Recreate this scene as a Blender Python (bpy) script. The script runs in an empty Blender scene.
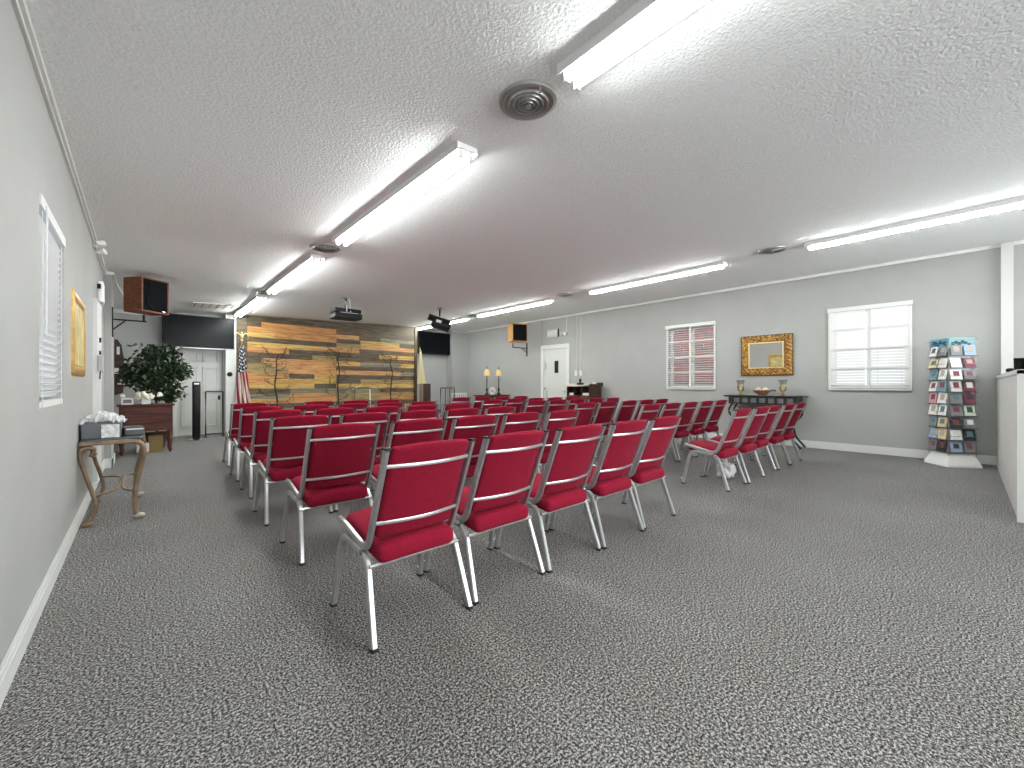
import bpy, bmesh, math, random
from mathutils import Vector, Matrix
PI = math.pi
random.seed(7)
SC = bpy.context.scene
COL = SC.collection

# ------------------------------------------------------------------ camera, world, exposure
XL, XR = -0.3625, 8.705            # faces of the left and right walls
KS = 0.04718                       # the ceiling rises gently from left to right
def cz(x): return 2.6033 + KS * (x - XL)
cam = bpy.data.cameras.new('camera'); camo = bpy.data.objects.new('camera', cam); COL.objects.link(camo)
camo.location = (0, 0, 1.1); camo.rotation_euler = (PI/2, 0, -math.radians(42.1413))
cam.sensor_fit = 'HORIZONTAL'; cam.sensor_width = 36; cam.lens = 410/1024*36; cam.shift_y = 1/1024; cam.clip_start = 0.02
SC.camera = camo
w = bpy.data.worlds.new('world'); SC.world = w; w.use_nodes = True
wn = w.node_tree.nodes; wn['Background'].inputs[0].default_value = (0.75, 0.83, 0.95, 1); wn['Background'].inputs[1].default_value = 2.4
TUBE = 62.0
def rear_fill(x, wdt, power):      # fill lamps added at made-up window openings behind the camera
    l = bpy.data.lights.new('rear_fill', 'AREA'); l.shape = 'RECTANGLE'; l.size = wdt; l.size_y = 2.0; l.energy = power; l.color = (.95, .98, 1)
    o = bpy.data.objects.new('rear_fill', l); COL.objects.link(o); o.location = (x, -6.9, 1.35); o.rotation_euler = (PI/2, 0, PI); o.rotation_euler = (-PI/2, 0, PI)
rear_fill(2.0, 3.0, 200); rear_fill(6.2, 3.0, 290)
SC.view_settings.view_transform = 'Standard'; SC.view_settings.look = 'None'
SC.view_settings.exposure = 0.2; SC.view_settings.gamma = 1.0; SC.view_settings.use_curve_mapping = False
SC.cycles.max_bounces = 8; SC.cycles.diffuse_bounces = 5
SC.cycles.use_denoising = True

# ------------------------------------------------------------------ materials
def srgb(r, g, b):
    f = lambda c: (c/255/12.92) if c/255 <= 0.04045 else ((c/255+0.055)/1.055)**2.4
    return (f(r), f(g), f(b), 1)
MATS = {}
def mat(name, rgb, rough=0.6, metal=0.0, noise=0.0, nscale=20.0, bump=0.0, bscale=60.0, bdist=0.005, spec=0.5, trans=0.0, alpha=1.0, emit=None, estr=0.0, sheen=0.0):
    if name in MATS: return MATS[name]
    m = bpy.data.materials.new(name); m.use_nodes = True; MATS[name] = m
    nt = m.node_tree; p = nt.nodes['Principled BSDF']
    c = srgb(*rgb)
    p.inputs['Base Color'].default_value = c; p.inputs['Roughness'].default_value = rough
    p.inputs['Metallic'].default_value = metal; p.inputs['Specular IOR Level'].default_value = spec
    p.inputs['Transmission Weight'].default_value = trans; p.inputs['Alpha'].default_value = alpha
    p.inputs['Sheen Weight'].default_value = sheen
    tc = nt.nodes.new('ShaderNodeTexCoord')
    if noise:
        n = nt.nodes.new('ShaderNodeTexNoise'); n.inputs['Scale'].default_value = nscale; n.inputs['Detail'].default_value = 5
        nt.links.new(tc.outputs['Object'], n.inputs['Vector'])
        r = nt.nodes.new('ShaderNodeValToRGB')
        r.color_ramp.elements[0].position = 0.3; r.color_ramp.elements[1].position = 0.7
        r.color_ramp.elements[0].color = tuple(x*(1-noise) for x in c[:3])+(1,)
        r.color_ramp.elements[1].color = tuple(min(1, x*(1+noise)) for x in c[:3])+(1,)
        nt.links.new(n.outputs['Fac'], r.inputs[0]); nt.links.new(r.outputs[0], p.inputs['Base Color'])
    if bump:
        n = nt.nodes.new('ShaderNodeTexNoise'); n.inputs['Scale'].default_value = bscale; n.inputs['Detail'].default_value = 3
        nt.links.new(tc.outputs['Object'], n.inputs['Vector'])
        b = nt.nodes.new('ShaderNodeBump'); b.inputs['Strength'].default_value = bump; b.inputs['Distance'].default_value = bdist
        nt.links.new(n.outputs['Fac'], b.inputs['Height']); nt.links.new(b.outputs[0], p.inputs['Normal'])
    if emit:
        p.inputs['Emission Color'].default_value = srgb(*emit); p.inputs['Emission Strength'].default_value = estr
    return m

WALL = mat('painted_wall', (166, 166, 163), .75, noise=.035, nscale=2.2, bump=.35, bscale=38, bdist=.004)
CEIL = mat('textured_ceiling', (244, 246, 245), .9, noise=.06, nscale=75, bump=1.0, bscale=62, bdist=.008)  # fine colour mottle paints in the tiny shadows of the spray texture
WHITE = mat('white_paint', (218, 219, 215), .45, noise=.02, nscale=4)
DOORW = mat('door_white', (208, 209, 204), .4)
METAL = mat('brushed_steel', (190, 190, 190), .32, .75, noise=.06, nscale=30)
POSTM = mat('grey_steel', (174, 174, 176), .36, .75, noise=.08, nscale=25)
BLACK = mat('black_plastic', (20, 20, 22), .5, spec=.25)
DARKM = mat('dark_metal', (30, 28, 27), .45, .5)
CHROME = mat('chrome', (225, 225, 225), .12, 1.0)
RUBBER = mat('black_rubber', (18, 18, 18), .7)

def carpet():
    m = bpy.data.materials.new('speckled_carpet'); m.use_nodes = True; nt = m.node_tree; p = nt.nodes['Principled BSDF']
    p.inputs['Roughness'].default_value = 1; p.inputs['Specular IOR Level'].default_value = .05
    tc = nt.nodes.new('ShaderNodeTexCoord')
    a = nt.nodes.new('ShaderNodeTexNoise'); a.inputs['Scale'].default_value = 240; a.inputs['Detail'].default_value = 3; a.inputs['Roughness'].default_value = .75
    b = nt.nodes.new('ShaderNodeTexNoise'); b.inputs['Scale'].default_value = 1.1; b.inputs['Detail'].default_value = 4
    for n in (a, b): nt.links.new(tc.outputs['Object'], n.inputs['Vector'])
    c2 = nt.nodes.new('ShaderNodeTexNoise'); c2.inputs['Scale'].default_value = 115; c2.inputs['Detail'].default_value = 2; nt.links.new(tc.outputs['Object'], c2.inputs['Vector'])
    av = nt.nodes.new('ShaderNodeMath'); av.operation = 'MULTIPLY_ADD'; av.inputs[1].default_value = .55
    a2 = nt.nodes.new('ShaderNodeMath'); a2.operation = 'MULTIPLY'; a2.inputs[1].default_value = .45
    nt.links.new(c2.outputs['Fac'], a2.inputs[0]); nt.links.new(a.outputs['Fac'], av.inputs[0]); nt.links.new(a2.outputs[0], av.inputs[2])
    r = nt.nodes.new('ShaderNodeValToRGB'); e = r.color_ramp.elements
    e[0].position = .42; e[0].color = srgb(40, 39, 38); e[1].position = .58; e[1].color = srgb(198, 196, 194)
    e2 = r.color_ramp.elements.new(.5); e2.color = srgb(96, 93, 92)
    nt.links.new(av.outputs[0], r.inputs[0])
    r2 = nt.nodes.new('ShaderNodeValToRGB'); f = r2.color_ramp.elements
    f[0].position = .35; f[0].color = (.86, .85, .83, 1); f[1].position = .65; f[1].color = (1, 1, 1, 1)
    nt.links.new(b.outputs['Fac'], r2.inputs[0])
    mx = nt.nodes.new('ShaderNodeMixRGB'); mx.blend_type = 'MULTIPLY'; mx.inputs[0].default_value = 1
    nt.links.new(r.outputs[0], mx.inputs[1]); nt.links.new(r2.outputs[0], mx.inputs[2]); nt.links.new(mx.outputs[0], p.inputs['Base Color'])
    bp = nt.nodes.new('ShaderNodeBump'); bp.inputs['Strength'].default_value = .6; bp.inputs['Distance'].default_value = .004
    nt.links.new(a.outputs['Fac'], bp.inputs['Height']); nt.links.new(bp.outputs[0], p.inputs['Normal'])
    return m
CARPET = carpet()

def fabric(name, rgb):
    m = mat(name, rgb, .9, noise=.16, nscale=90, bump=.5, bscale=260, bdist=.0015, spec=.15, sheen=.02)
    return m
RED = fabric('burgundy_fabric', (132, 18, 43))

def wood(name, rgb, dark, scale=3.0):
    m = bpy.data.materials.new(name); m.use_nodes = True; nt = m.node_tree; p = nt.nodes['Principled BSDF']
    p.inputs['Roughness'].default_value = .62
    tc = nt.nodes.new('ShaderNodeTexCoord'); mp = nt.nodes.new('ShaderNodeMapping'); mp.inputs['Scale'].default_value = (1.0, 6, 14)
    nt.links.new(tc.outputs['Object'], mp.inputs[0])
    n = nt.nodes.new('ShaderNodeTexNoise'); n.inputs['Scale'].default_value = scale; n.inputs['Detail'].default_value = 7; n.inputs['Distortion'].default_value = .6
    nt.links.new(mp.outputs[0], n.inputs['Vector'])
    r = nt.nodes.new('ShaderNodeValToRGB'); e = r.color_ramp.elements
    e[0].position = .33; e[0].color = srgb(*dark); e[1].position = .58; e[1].color = srgb(*rgb)
    nt.links.new(n.outputs['Fac'], r.inputs[0]); nt.links.new(r.outputs[0], p.inputs['Base Color'])
    return m
MAHOG = wood('mahogany', (92, 42, 28), (54, 22, 16))
DKWOOD = wood('dark_walnut', (70, 42, 28), (36, 20, 14))
TONES = {'D': wood('weathered_dark_plank', (98, 85, 64), (56, 46, 34)), 'O': wood('orange_pine_plank', (196, 142, 84), (144, 94, 50)),
         'Y': wood('yellow_pine_plank', (200, 166, 92), (154, 114, 54)), 'T': wood('tan_plank', (160, 138, 92), (112, 92, 58)),
         'P': wood('peach_plank', (200, 152, 100), (162, 110, 64)), 'G': wood('grey_plank', (134, 130, 108), (92, 88, 70)),
         'B': wood('brown_plank', (110, 84, 60), (62, 42, 30))}

# ------------------------------------------------------------------ geometry helpers
class MB:
    """collects shapes into one mesh"""
    def __init__(s): s.v = []; s.f = []; s.mi = []; s.mats = []
    def add(s, vs, fs, m=None):
        i = 0
        if m is not None:
            if m not in s.mats: s.mats.append(m)
            i = s.mats.index(m)
        o = len(s.v); s.v += [tuple(x) for x in vs]
        s.f += [tuple(o+j for j in q) for q in fs]; s.mi += [i]*len(fs)
        return s
    def box(s, c, d, m=None, M=None):
        x, y, z = d[0]/2, d[1]/2, d[2]/2
        vs = [Vector((a*x, b*y, e*z)) for a in (-1, 1) for b in (-1, 1) for e in (-1, 1)]
        if M: vs = [M @ v for v in vs]
        vs = [v+Vector(c) for v in vs]
        return s.add(vs, [(0, 1, 3, 2), (4, 6, 7, 5), (0, 4, 5, 1), (2, 3, 7, 6), (0, 2, 6, 4), (1, 5, 7, 3)], m)
    def bb(s, x0, x1, y0, y1, z0, z1, m=None): return s.box(((x0+x1)/2, (y0+y1)/2, (z0+z1)/2), (abs(x1-x0), abs(y1-y0), abs(z1-z0)), m)
    def rbox(s, c, d, r, m=None, mid=(1, 1, 1), fn=None, seg=3, M=None):
        """rounded box; fn deforms local points"""
        L = []
        for k in range(3):
            h = d[k]/2; rr = min(r, h*.98)
            a = [-h + rr*(1-math.cos(PI/2*i/seg)) for i in range(seg+1)]
            n = mid[k]; b = [-(h-rr)+2*(h-rr)*i/n for i in range(1, n)]
            L.append(a+b+[-q for q in reversed(a)])
        key = {}; vs = []; fs = []
        H = [q/2 for q in d]; R = min(r, min(H)*.98)
        def V(i, j, k):
            if (i, j, k) in key: return key[(i, j, k)]
            P = Vector((L[0][i], L[1][j], L[2][k]))
            I = Vector([max(-(H[a]-R), min(H[a]-R, P[a])) for a in range(3)])
            D = P-I
            if D.length > 1e-9: P = I + D.normalized()*R
            if fn: P = fn(P)
            if M: P = M @ P
            key[(i, j, k)] = len(vs); vs.append(P+Vector(c)); return key[(i, j, k)]
        nx, ny, nz = (len(q)-1 for q in L)
        for i in range(nx):
            for j in range(ny):
                fs.append((V(i, j, 0), V(i, j+1, 0), V(i+1, j+1, 0), V(i+1, j, 0))); fs.append((V(i, j, nz), V(i+1, j, nz), V(i+1, j+1, nz), V(i, j+1, nz)))
        for i in range(nx):
            for k in range(nz):
                fs.append((V(i, 0, k), V(i+1, 0, k), V(i+1, 0, k+1), V(i, 0, k+1))); fs.append((V(i, ny, k), V(i, ny, k+1), V(i+1, ny, k+1), V(i+1, ny, k)))
        for j in range(ny):
            for k in range(nz):
                fs.append((V(0, j, k), V(0, j, k+1), V(0, j+1, k+1), V(0, j+1, k))); fs.append((V(nx, j, k), V(nx, j+1, k), V(nx, j+1, k+1), V(nx, j, k+1)))
        return s.add(vs, fs, m)
    def sweep(s, path, a, b=None, m=None, n=8, up=(0, 0, 1), square=False, closed=False, taper=None):
        """tube along a path; a, b the half sizes across (side, up)"""
        b = b or a; P = [Vector(p) for p in path]; N = len(P); up = Vector(up); vs = []; fs = []
        for i, p in enumerate(P):
            if closed: t = (P[(i+1) % N]-P[i-1])
            else: t = (P[min(i+1, N-1)]-P[max(i-1, 0)])
            t.normalize(); u = up - t*up.dot(t)
            if u.length < 1e-3: u = Vector((1, 0, 0)) - t*t.x
            if u.length < 1e-3: u = Vector((0, 1, 0))
            u.normalize(); q = t.cross(u)
            k = taper(i/(N-1)) if taper else 1
            for j in range(n):
                an = 2*PI*j/n + (PI/n if square else 0)
                ca, sa = math.cos(an), math.sin(an)
                if square:
                    e = 0.5 if n > 4 else 1; f = lambda x: math.copysign(abs(x)**e, x)
                    ca, sa = (f(ca), f(sa)) if n > 4 else (math.copysign(1, ca), math.copysign(1, sa))
                vs.append(p + q*ca*a*k + u*sa*b*k)
        R = N if closed else N-1
        for i in range(R):
            for j in range(n):
                i2 = (i+1) % N; fs.append((i*n+j, i*n+(j+1) % n, i2*n+(j+1) % n, i2*n+j))
        if not closed: fs.append(tuple(range(n-1, -1, -1))); fs.append(tuple((N-1)*n+j for j in range(n)))
        return s.add(vs, fs, m)
    def lathe(s, prof, c=(0, 0, 0), n=20, m=None, M=None):
        vs = []; fs = []; K = len(prof)
        for r, z in prof:
            for j in range(n):
                a = 2*PI*j/n; v = Vector((r*math.cos(a), r*math.sin(a), z))
                if M: v = M @ v
                vs.append(v+Vector(c))
        for i in range(K-1):
            for j in range(n): fs.append((i*n+j, i*n+(j+1) % n, (i+1)*n+(j+1) % n, (i+1)*n+j))
        fs.append(tuple(range(n-1, -1, -1))); fs.append(tuple((K-1)*n+j for j in range(n)))
        return s.add(vs, fs, m)
    def ball(s, c, r, m=None, n=10, sq=(1, 1, 1)):
        pr = [(max(1e-4, math.sin(PI*i/(n//2+2))), -math.cos(PI*i/(n//2+2))) for i in range(n//2+3)]
        return s.lathe([(r*a, r*b) for a, b in pr], c, n, m, Matrix.Diagonal((*sq,)).to_3x3())
    def build(s, name, m=None, parent=None, smooth=False, loc=None, rot=None):
        me = bpy.data.meshes.new(name); me.from_pydata(s.v, [], s.f)
        for q in (s.mats or [m]): me.materials.append(q)
        if s.mats: me.polygons.foreach_set('material_index', s.mi)
        me.validate()
        bm = bmesh.new(); bm.from_mesh(me); bmesh.ops.recalc_face_normals(bm, faces=bm.faces); bm.to_mesh(me); bm.free()
        if smooth:
            me.polygons.foreach_set('use_smooth', [True]*len(me.polygons))
            try: me.set_sharp_from_angle(angle=math.radians(40))
            except Exception: pass
        me.update()
        o = bpy.data.objects.new(name, me); COL.objects.link(o)
        if parent: o.parent = parent
        if loc: o.location = loc
        if rot: o.rotation_euler = rot
        return o
def arc(P, r, n=5):
    """polyline with rounded corners"""
    P = [Vector(p) for p in P]; out = [P[0]]
    for i in range(1, len(P)-1):
        a, b, c = P[i-1], P[i], P[i+1]; rr = min(r, (a-b).length*.48, (c-b).length*.48)
        s_ = b+(a-b).normalized()*rr; e = b+(c-b).normalized()*rr
        for k in range(n+1):
            t = k/n; out.append(s_*(1-t)**2 + b*2*t*(1-t) + e*t*t)
    out.append(P[-1]); return out
def smooth_path(P, n=6):
    P = [Vector(p) for p in P]; Q = [P[0]]+P+[P[-1]]; out = []
    for i in range(1, len(Q)-2):
        for k in range(n):
            t = k/n; a, b, c, d = Q[i-1:i+3]
            out.append(.5*((2*b)+(c-a)*t+(2*a-5*b+4*c-d)*t*t+(3*b-a-3*c+d)*t**3))
    out.append(P[-1]); return out
def tag(o, label=None, cat=None, group=None, kind=None):
    if label: o['label'] = label
    if cat: o['category'] = cat
    if group: o['group'] = group
    if kind: o['kind'] = kind
    return o
def thing(name, label, cat, loc=(0, 0, 0), rz=0, group=None):
    o = bpy.data.objects.new(name, None); COL.objects.link(o); o.location = loc; o.rotation_euler = (0, 0, rz)
    return tag(o, label, cat, group)
def struct(o, label): return tag(o, label, 'room', kind='structure')
def kids(o): return [c for c in bpy.data.objects if c.parent == o]
def copy_tree(o, parent=None, cache=None):
    c = o.copy(); COL.objects.link(c); c.parent = parent
    for ch in cache.get(o.name, []): copy_tree(ch, c, cache)
    return c
def tree_cache(o, d=None):
    d = {} if d is None else d; d[o.name] = kids(o)
    for k in d[o.name]: tree_cache(k, d)
    return d

# ------------------------------------------------------------------ room shell
YB, YF = -7.0, 12.3
struct(MB().bb(XL-.6, XR+.3, YB-.2, YF+.3, -.1, 0).build('floor', CARPET), 'dark grey speckled carpet across the whole room')
def ceiling_piece(x0, x1, y0, y1):
    b = MB(); z0, z1 = cz(x0), cz(x1)
    b.add([(x0, y0, z0), (x1, y0, z1), (x1, y1, z1), (x0, y1, z0), (x0, y0, z0+.15), (x1, y0, z1+.15), (x1, y1, z1+.15), (x0, y1, z0+.15)],
          [(0, 3, 2, 1), (4, 5, 6, 7), (0, 1, 5, 4), (1, 2, 6, 5), (2, 3, 7, 6), (3, 0, 4, 7)])
    return b
struct(ceiling_piece(XL-.6, XR+.3, YB-.2, YF+.3).build('ceiling', CEIL), 'light grey spray-textured ceiling')
def wall_with_holes(x0, x1, y0, y1, z1, holes, b=None):
    b = b or MB(); ys = y0
    for (a, c, lo, hi) in sorted(holes):
        b.bb(x0, x1, ys, a, 0, z1); b.bb(x0, x1, a, c, 0, lo); b.bb(x0, x1, a, c, hi, z1); ys = c
    b.bb(x0, x1, ys, y1, 0, z1); return b
WL = (2.98, 3.84, .985, 2.03); W1 = (3.45, 4.42, 1.04, 2.36); W2 = (.58, 1.52, 1.05, 2.34)
struct(wall_with_holes(XL-.2, XL, YB, 8.2, cz(XL), [WL]).build('wall_left', WALL), 'grey plaster wall along the left side')
struct(wall_with_holes(XR, XR+.2, YB, YF, cz(XR)+.02, [W1, W2]).build('wall_right', WALL), 'grey plaster wall along the right side')
b = MB(); b.bb(XL-.5, XL-.3, 8.2, 11.5, 0, cz(XL)); b.bb(XL-.5, XL-.2, 8.1, 8.2, 0, cz(XL)-.01)
struct(b.build('wall_alcove', WALL), 'grey wall of the alcove beyond the pilaster')
b = MB(); b.bb(XL-.5, .56, 11.3, 11.45, 0, 2.62); b.bb(1.39, 1.9, 11.3, 11.45, 0, 2.68); b.bb(.56, 1.39, 11.3, 11.45, 2.05, 2.64)
b.bb(.56, 1.39, 11.44, 11.46, 0, 2.06); b.bb(XL-.5, 1.9, 11.31, 11.45, 2.6, 2.73)
struct(b.build('wall_back_left', WALL), 'white grey wall behind the plant and the door')
struct(MB().bb(1.7, 8.2, YF, YF+.15, 0, 3.02).bb(1.75, 1.9, 11.4, YF+.1, 0, 2.68).build('wall_back', WALL), 'grey wall behind the right television')
struct(MB().bb(8.02, XR, 11.97, YF, 0, 3.02).build('wall_corner_column', WALL), 'pale boxed column in the far right corner')
b = MB(); x0 = XL-.2
for (a, c) in ((.5, 3.5), (4.7, 7.7)):  # openings for the added, unseen rear windows
    b.bb(x0, a, YB-.15, YB, 0, 3.05); b.bb(a, c, YB-.15, YB, 0, .35); b.bb(a, c, YB-.15, YB, 2.35, 3.05); x0 = c
b.bb(x0, XR+.2, YB-.15, YB, 0, 3.05); struct(b.build('wall_rear', WALL), 'grey wall behind the camera')
b = MB(); b.bb(XL, -.29, 7.62, 8.2, 0, cz(XL)-.002)
struct(b.build('wall_pilaster_left', WALL), 'shallow grey pilaster at the end of the left wall')
struct(MB().bb(XR-.035, XR, 8.3, 8.88, 0, 2.99).build('wall_pilaster_right', WALL), 'shallow grey pilaster beside the right door')
struct(MB().bb(XR-.07, XR, -.435, -.325, 0, 3.02).build('trim_1', mat('off_white_post', (204, 204, 200), .6)), 'white vertical post on the right wall above the counter')
def profile_run(b, x, sx, y0, y1, z0, z1, sink=0):
    h = z1-z0
    for (a, c, t) in ((0, .62, .008), (.62, .85, .006), (.85, 1, .003)): b.bb(x, x+sx*t, y0, y1, z0+h*a, z0+h*c)
for nm, x, sx, y0, y1 in (('baseboard_left', XL, 1, YB, 7.62), ('baseboard_right', XR, -1, YB, 8.3)):
    b = MB(); profile_run(b, x, sx, y0, y1, 0, .125)
    if nm.endswith('left'): b.bb(XL, -.275, 7.60, 7.62, 0, .125); b.bb(-.29, -.275, 7.6, 8.2, 0, .125)
    struct(b.build(nm, WHITE), 'white wooden baseboard')
b = MB()
b.bb(XL, XL+.028, YB, 7.62, cz(XL)-.035, cz(XL)-.002); b.bb(XL, XL+.014, YB, 7.62, cz(XL)-.06, cz(XL)-.035)
b.bb(-.29, -.265, 7.6, 8.2, cz(XL)-.035, cz(XL)-.003); b.bb(XL, -.27, 7.59, 7.62, cz(XL)-.04, cz(XL)-.003)
struct(b.build('trim_2', WHITE), 'white strip where left wall meets ceiling')
b = MB(); b.bb(XR-.02, XR, YB, 8.88, cz(XR)-.052, cz(XR)-.004); b.bb(XR-.02, XR, 8.88, 11.97, cz(XR)-.052, cz(XR)-.004); b.bb(8.02, XR, 11.95, 11.97, 2.95, 2.993)
struct(b.build('trim_3', WHITE), 'white strip where right wall meets ceiling')
struct(MB().bb(XL-.3, 1.7, 11.26, 11.3, 2.53, 2.6).build('trim_4', WHITE), 'white strip above the left television')
struct(MB().bb(1.40, 1.60, 11.06, 11.3, 0, 2.68).build('trim_5', WHITE), 'white door post beside the plank wall')
struct(MB().bb(6.4, 8.02, YF-.016, YF, 0, .12).bb(XR-.016, XR, 8.9, 11.97, 0, .12).build('baseboard_back', WHITE), 'white baseboard along the far wall')

# ceiling seam
# doors
def panel_door(b, w, h, t, rows, inset=.012):
    """door slab with recessed panels in the x-z plane, front toward -y"""
    b.bb(-w/2, w/2, 0, t, 0, h)
    for (x0, x1, z0, z1) in rows:
        for (a0, a1, c0, c1) in ((x0, x1, z0, z0+.03), (x0, x1, z1-.03, z1), (x0, x0+.03, z0, z1), (x1-.03, x1, z0, z1)): b.bb(a0, a1, -.022, 0, c0, c1)
        b.bb(x0+.05, x1-.05, -.012, 0, z0+.05, z1-.05)
d1 = thing('door_1', 'white six-panel door behind the ficus and floor fan', 'door', (.975, 11.4, 0)); d1['kind'] = 'structure'
b = MB(); panel_door(b, .80, 2.03, .04, [(-.33, -.04, 1.62, 1.92), (.04, .33, 1.62, 1.92), (-.33, -.04, .92, 1.5), (.04, .33, .92, 1.5), (-.33, -.04, .18, .8), (.04, .33, .18, .8)])
b.build('door_leaf', DOORW, d1)
b = MB(); b.bb(-.47, -.4, -.12, -.08, 0, 2.028); b.bb(.4, .43, -.12, -.08, 0, 2.028); b.bb(-.47, .43, -.12, -.08, 2.03, 2.1); b.build('door_frame', WHITE, d1)
MB().ball((.34, -.05, .98), .03).build('knob', CHROME, d1, smooth=True)
d2 = thing('door_2', 'white door with a small black vision window on the right wall', 'door', (XR-.01, 7.77, 0), -PI/2); d2['kind'] = 'structure'
b = MB(); panel_door(b, .88, 2.13, .01, [(-.36, .36, .2, .95)]); b.build('door_leaf', DOORW, d2)
b = MB(); b.bb(-.53, -.44, -.05, 0, 0, 2.128); b.bb(.44, .53, -.05, 0, 0, 2.128); b.bb(-.53, .53, -.05, 0, 2.13, 2.24); b.build('door_frame', WHITE, d2)
MB().bb(-.02, .10, -.025, .0, 1.44, 1.78).build('vision_window', BLACK, d2)
MB().ball((-.36, -.06, 1.0), .035).build('knob', CHROME, d2, smooth=True)
MB().bb(-.40, -.37, -.02, 0, 1.55, 1.75).build('hinge', METAL, d2)

# windows ----------------------------------------------------------
GLASS = mat('window_glass', (235, 240, 242), .05, trans=1.0, spec=.2)
GLASS.node_tree.nodes['Principled BSDF'].inputs['IOR'].default_value = 1.08
SLAT = mat('white_slat', (240, 240, 238), .4)
def window(nm, x, s, H, label, tilt, mode, blabel, n):
    """s = +1 when the room lies toward +x"""
    y0, y1, z0, z1 = H; yc = (y0+y1)/2
    t = thing(nm, label, 'window', (x, yc, z0)); t['kind'] = 'structure'
    hw = (y1-y0)/2; h = z1-z0; b = MB(); ex = .035
    out = -s*.12
    for (a0, a1, c0, c1) in ((-hw, hw, 0, .05), (-hw, hw, h-.05, h), (-hw, -hw+.05, 0, h), (hw-.05, hw, 0, h), (-.025, .025, 0, h), (-hw, hw, h/2-.02, h/2+.02)):
        b.bb(out-.02, out+.02, a0, a1, c0, c1)
    b.build('window_frame', WHITE, t)
    MB().bb(out-.003, out+.003, -hw, hw, 0, h).build('pane', GLASS, t)
    # blinds
    bl = thing('window_blind', blabel, 'blind', (x+s*(.012 if mode == 'two' else -.048), yc, z0)); ov = .05 if mode == 'two' else -.004
    b = MB(); b.bb(0, s*.055, -hw-ov, hw+ov, h-.02 if mode == 'two' else h-.06, h+.045 if mode == 'two' else h-.003); b.build('head_rail', WHITE, bl)
    b = MB(); cols = [(-hw-.02, -.03), (.03, hw+.02)] if mode == 'two' else [(-hw+.012, hw-.012)]
    p = (h-.05)/n; M = Matrix.Rotation(tilt*s, 3, 'Y')
    for (a0, a1) in cols:
        for i in range(n): b.box((s*.022, (a0+a1)/2, .045+p*i+p/2), (.042, a1-a0, .003), M=M)
    b.build('slats', SLAT, bl)
    b = MB()
    for (a0, a1) in cols:
        b.bb(s*.005, s*.045, a0, a1, 0, .03)
    b.build('bottom_rail', WHITE, bl)
    for (a0, a1) in cols:
        for yy in (a0+.09, a1-.09): MB().bb(s*.046, s*.048, yy-.002, yy+.002, .0, h).build('ladder_cord', WHITE, bl)
    if mode == 'two':
        b = MB(); b.bb(-.005, s*.03, -hw-.04, -hw-.01, -.02, h+.02); b.bb(-.005, s*.03, hw+.01, hw+.04, -.02, h+.02); b.bb(-.005, s*.03, -hw-.04, hw+.04, -.035, -.008)
        b.bb(-.005, s*.016, -.02, .02, 0, h)
        for q in (.25, .5, .75): b.bb(s*.050, s*.056, -hw, hw, h*q-.012, h*q+.012)
        b.build('shutter_frame', WHITE, bl)
    else:
        b = MB(); b.sweep([(s*.06, -hw+.12, h-.03), (s*.058, -hw+.12, h*.35)], .004, n=5); b.build('tilt_wand', WHITE, bl)
    return t
window('window_1', XL, 1, WL, 'window in the left wall behind closed white blind', -.80, 'one', 'closed white slatted blind on the left wall', 26)
window('window_2', XR, -1, W1, 'right wall window with red brick seen through its blind', -.25, 'two', 'half open white blind showing brick outside, left of gold mirror', 27)
window('window_3', XR, -1, W2, 'right wall window with closed white blind', -1.40, 'two', 'closed white blind between gold mirror and brochure rack', 27)
for i, xc in enumerate((2.0, 6.2)):  # made-up windows, added out of view to go with the rear fill lamps
    t = thing('window_%d' % (4+i), 'made-up unseen window behind the camera', 'window', (xc, YB-.08, .35)); t['kind'] = 'structure'
    b = MB(); b.bb(-1.5, 1.5, -.03, .03, 0, .06); b.bb(-1.5, 1.5, -.03, .03, 1.94, 2.0); b.bb(-1.5, -1.44, -.03, .03, 0, 2); b.bb(1.44, 1.5, -.03, .03, 0, 2); b.bb(-.03, .03, -.03, .03, 0, 2); b.build('window_frame', WHITE, t)
    MB().bb(-1.5, 1.5, -.004, .004, 0, 2).build('pane', GLASS, t)
# neighbour's brick wall seen through window_2
def brick():
    m = bpy.data.materials.new('red_brick'); m.use_nodes = True; nt = m.node_tree; p = nt.nodes['Principled BSDF']; p.inputs['Roughness'].default_value = .9
    tc = nt.nodes.new('ShaderNodeTexCoord'); mp = nt.nodes.new('ShaderNodeMapping'); mp.inputs['Rotation'].default_value = (PI/2, 0, PI/2)
    br = nt.nodes.new('ShaderNodeTexBrick'); br.inputs['Scale'].default_value = 4; br.inputs['Color1'].default_value = srgb(206, 150, 136); br.inputs['Color2'].default_value = srgb(186, 130, 122); br.inputs['Mortar'].default_value = srgb(214, 196, 186)
    nt.links.new(tc.outputs['Object'], mp.inputs[0]); nt.links.new(mp.outputs[0], br.inputs[0]); nt.links.new(br.outputs[0], p.inputs['Base Color']); return m
struct(MB().bb(11.2, 11.5, 2.5, 12, -.1, 5.6).build('wall_neighbour', brick()), 'red brick wall outside the right window')
struct(MB().bb(XR+.3, 20, -6, 14, -.2, -.1).build('ground', mat('pale_paving', (150, 148, 140), .9, noise=.1)), 'paving outside the right wall')

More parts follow.
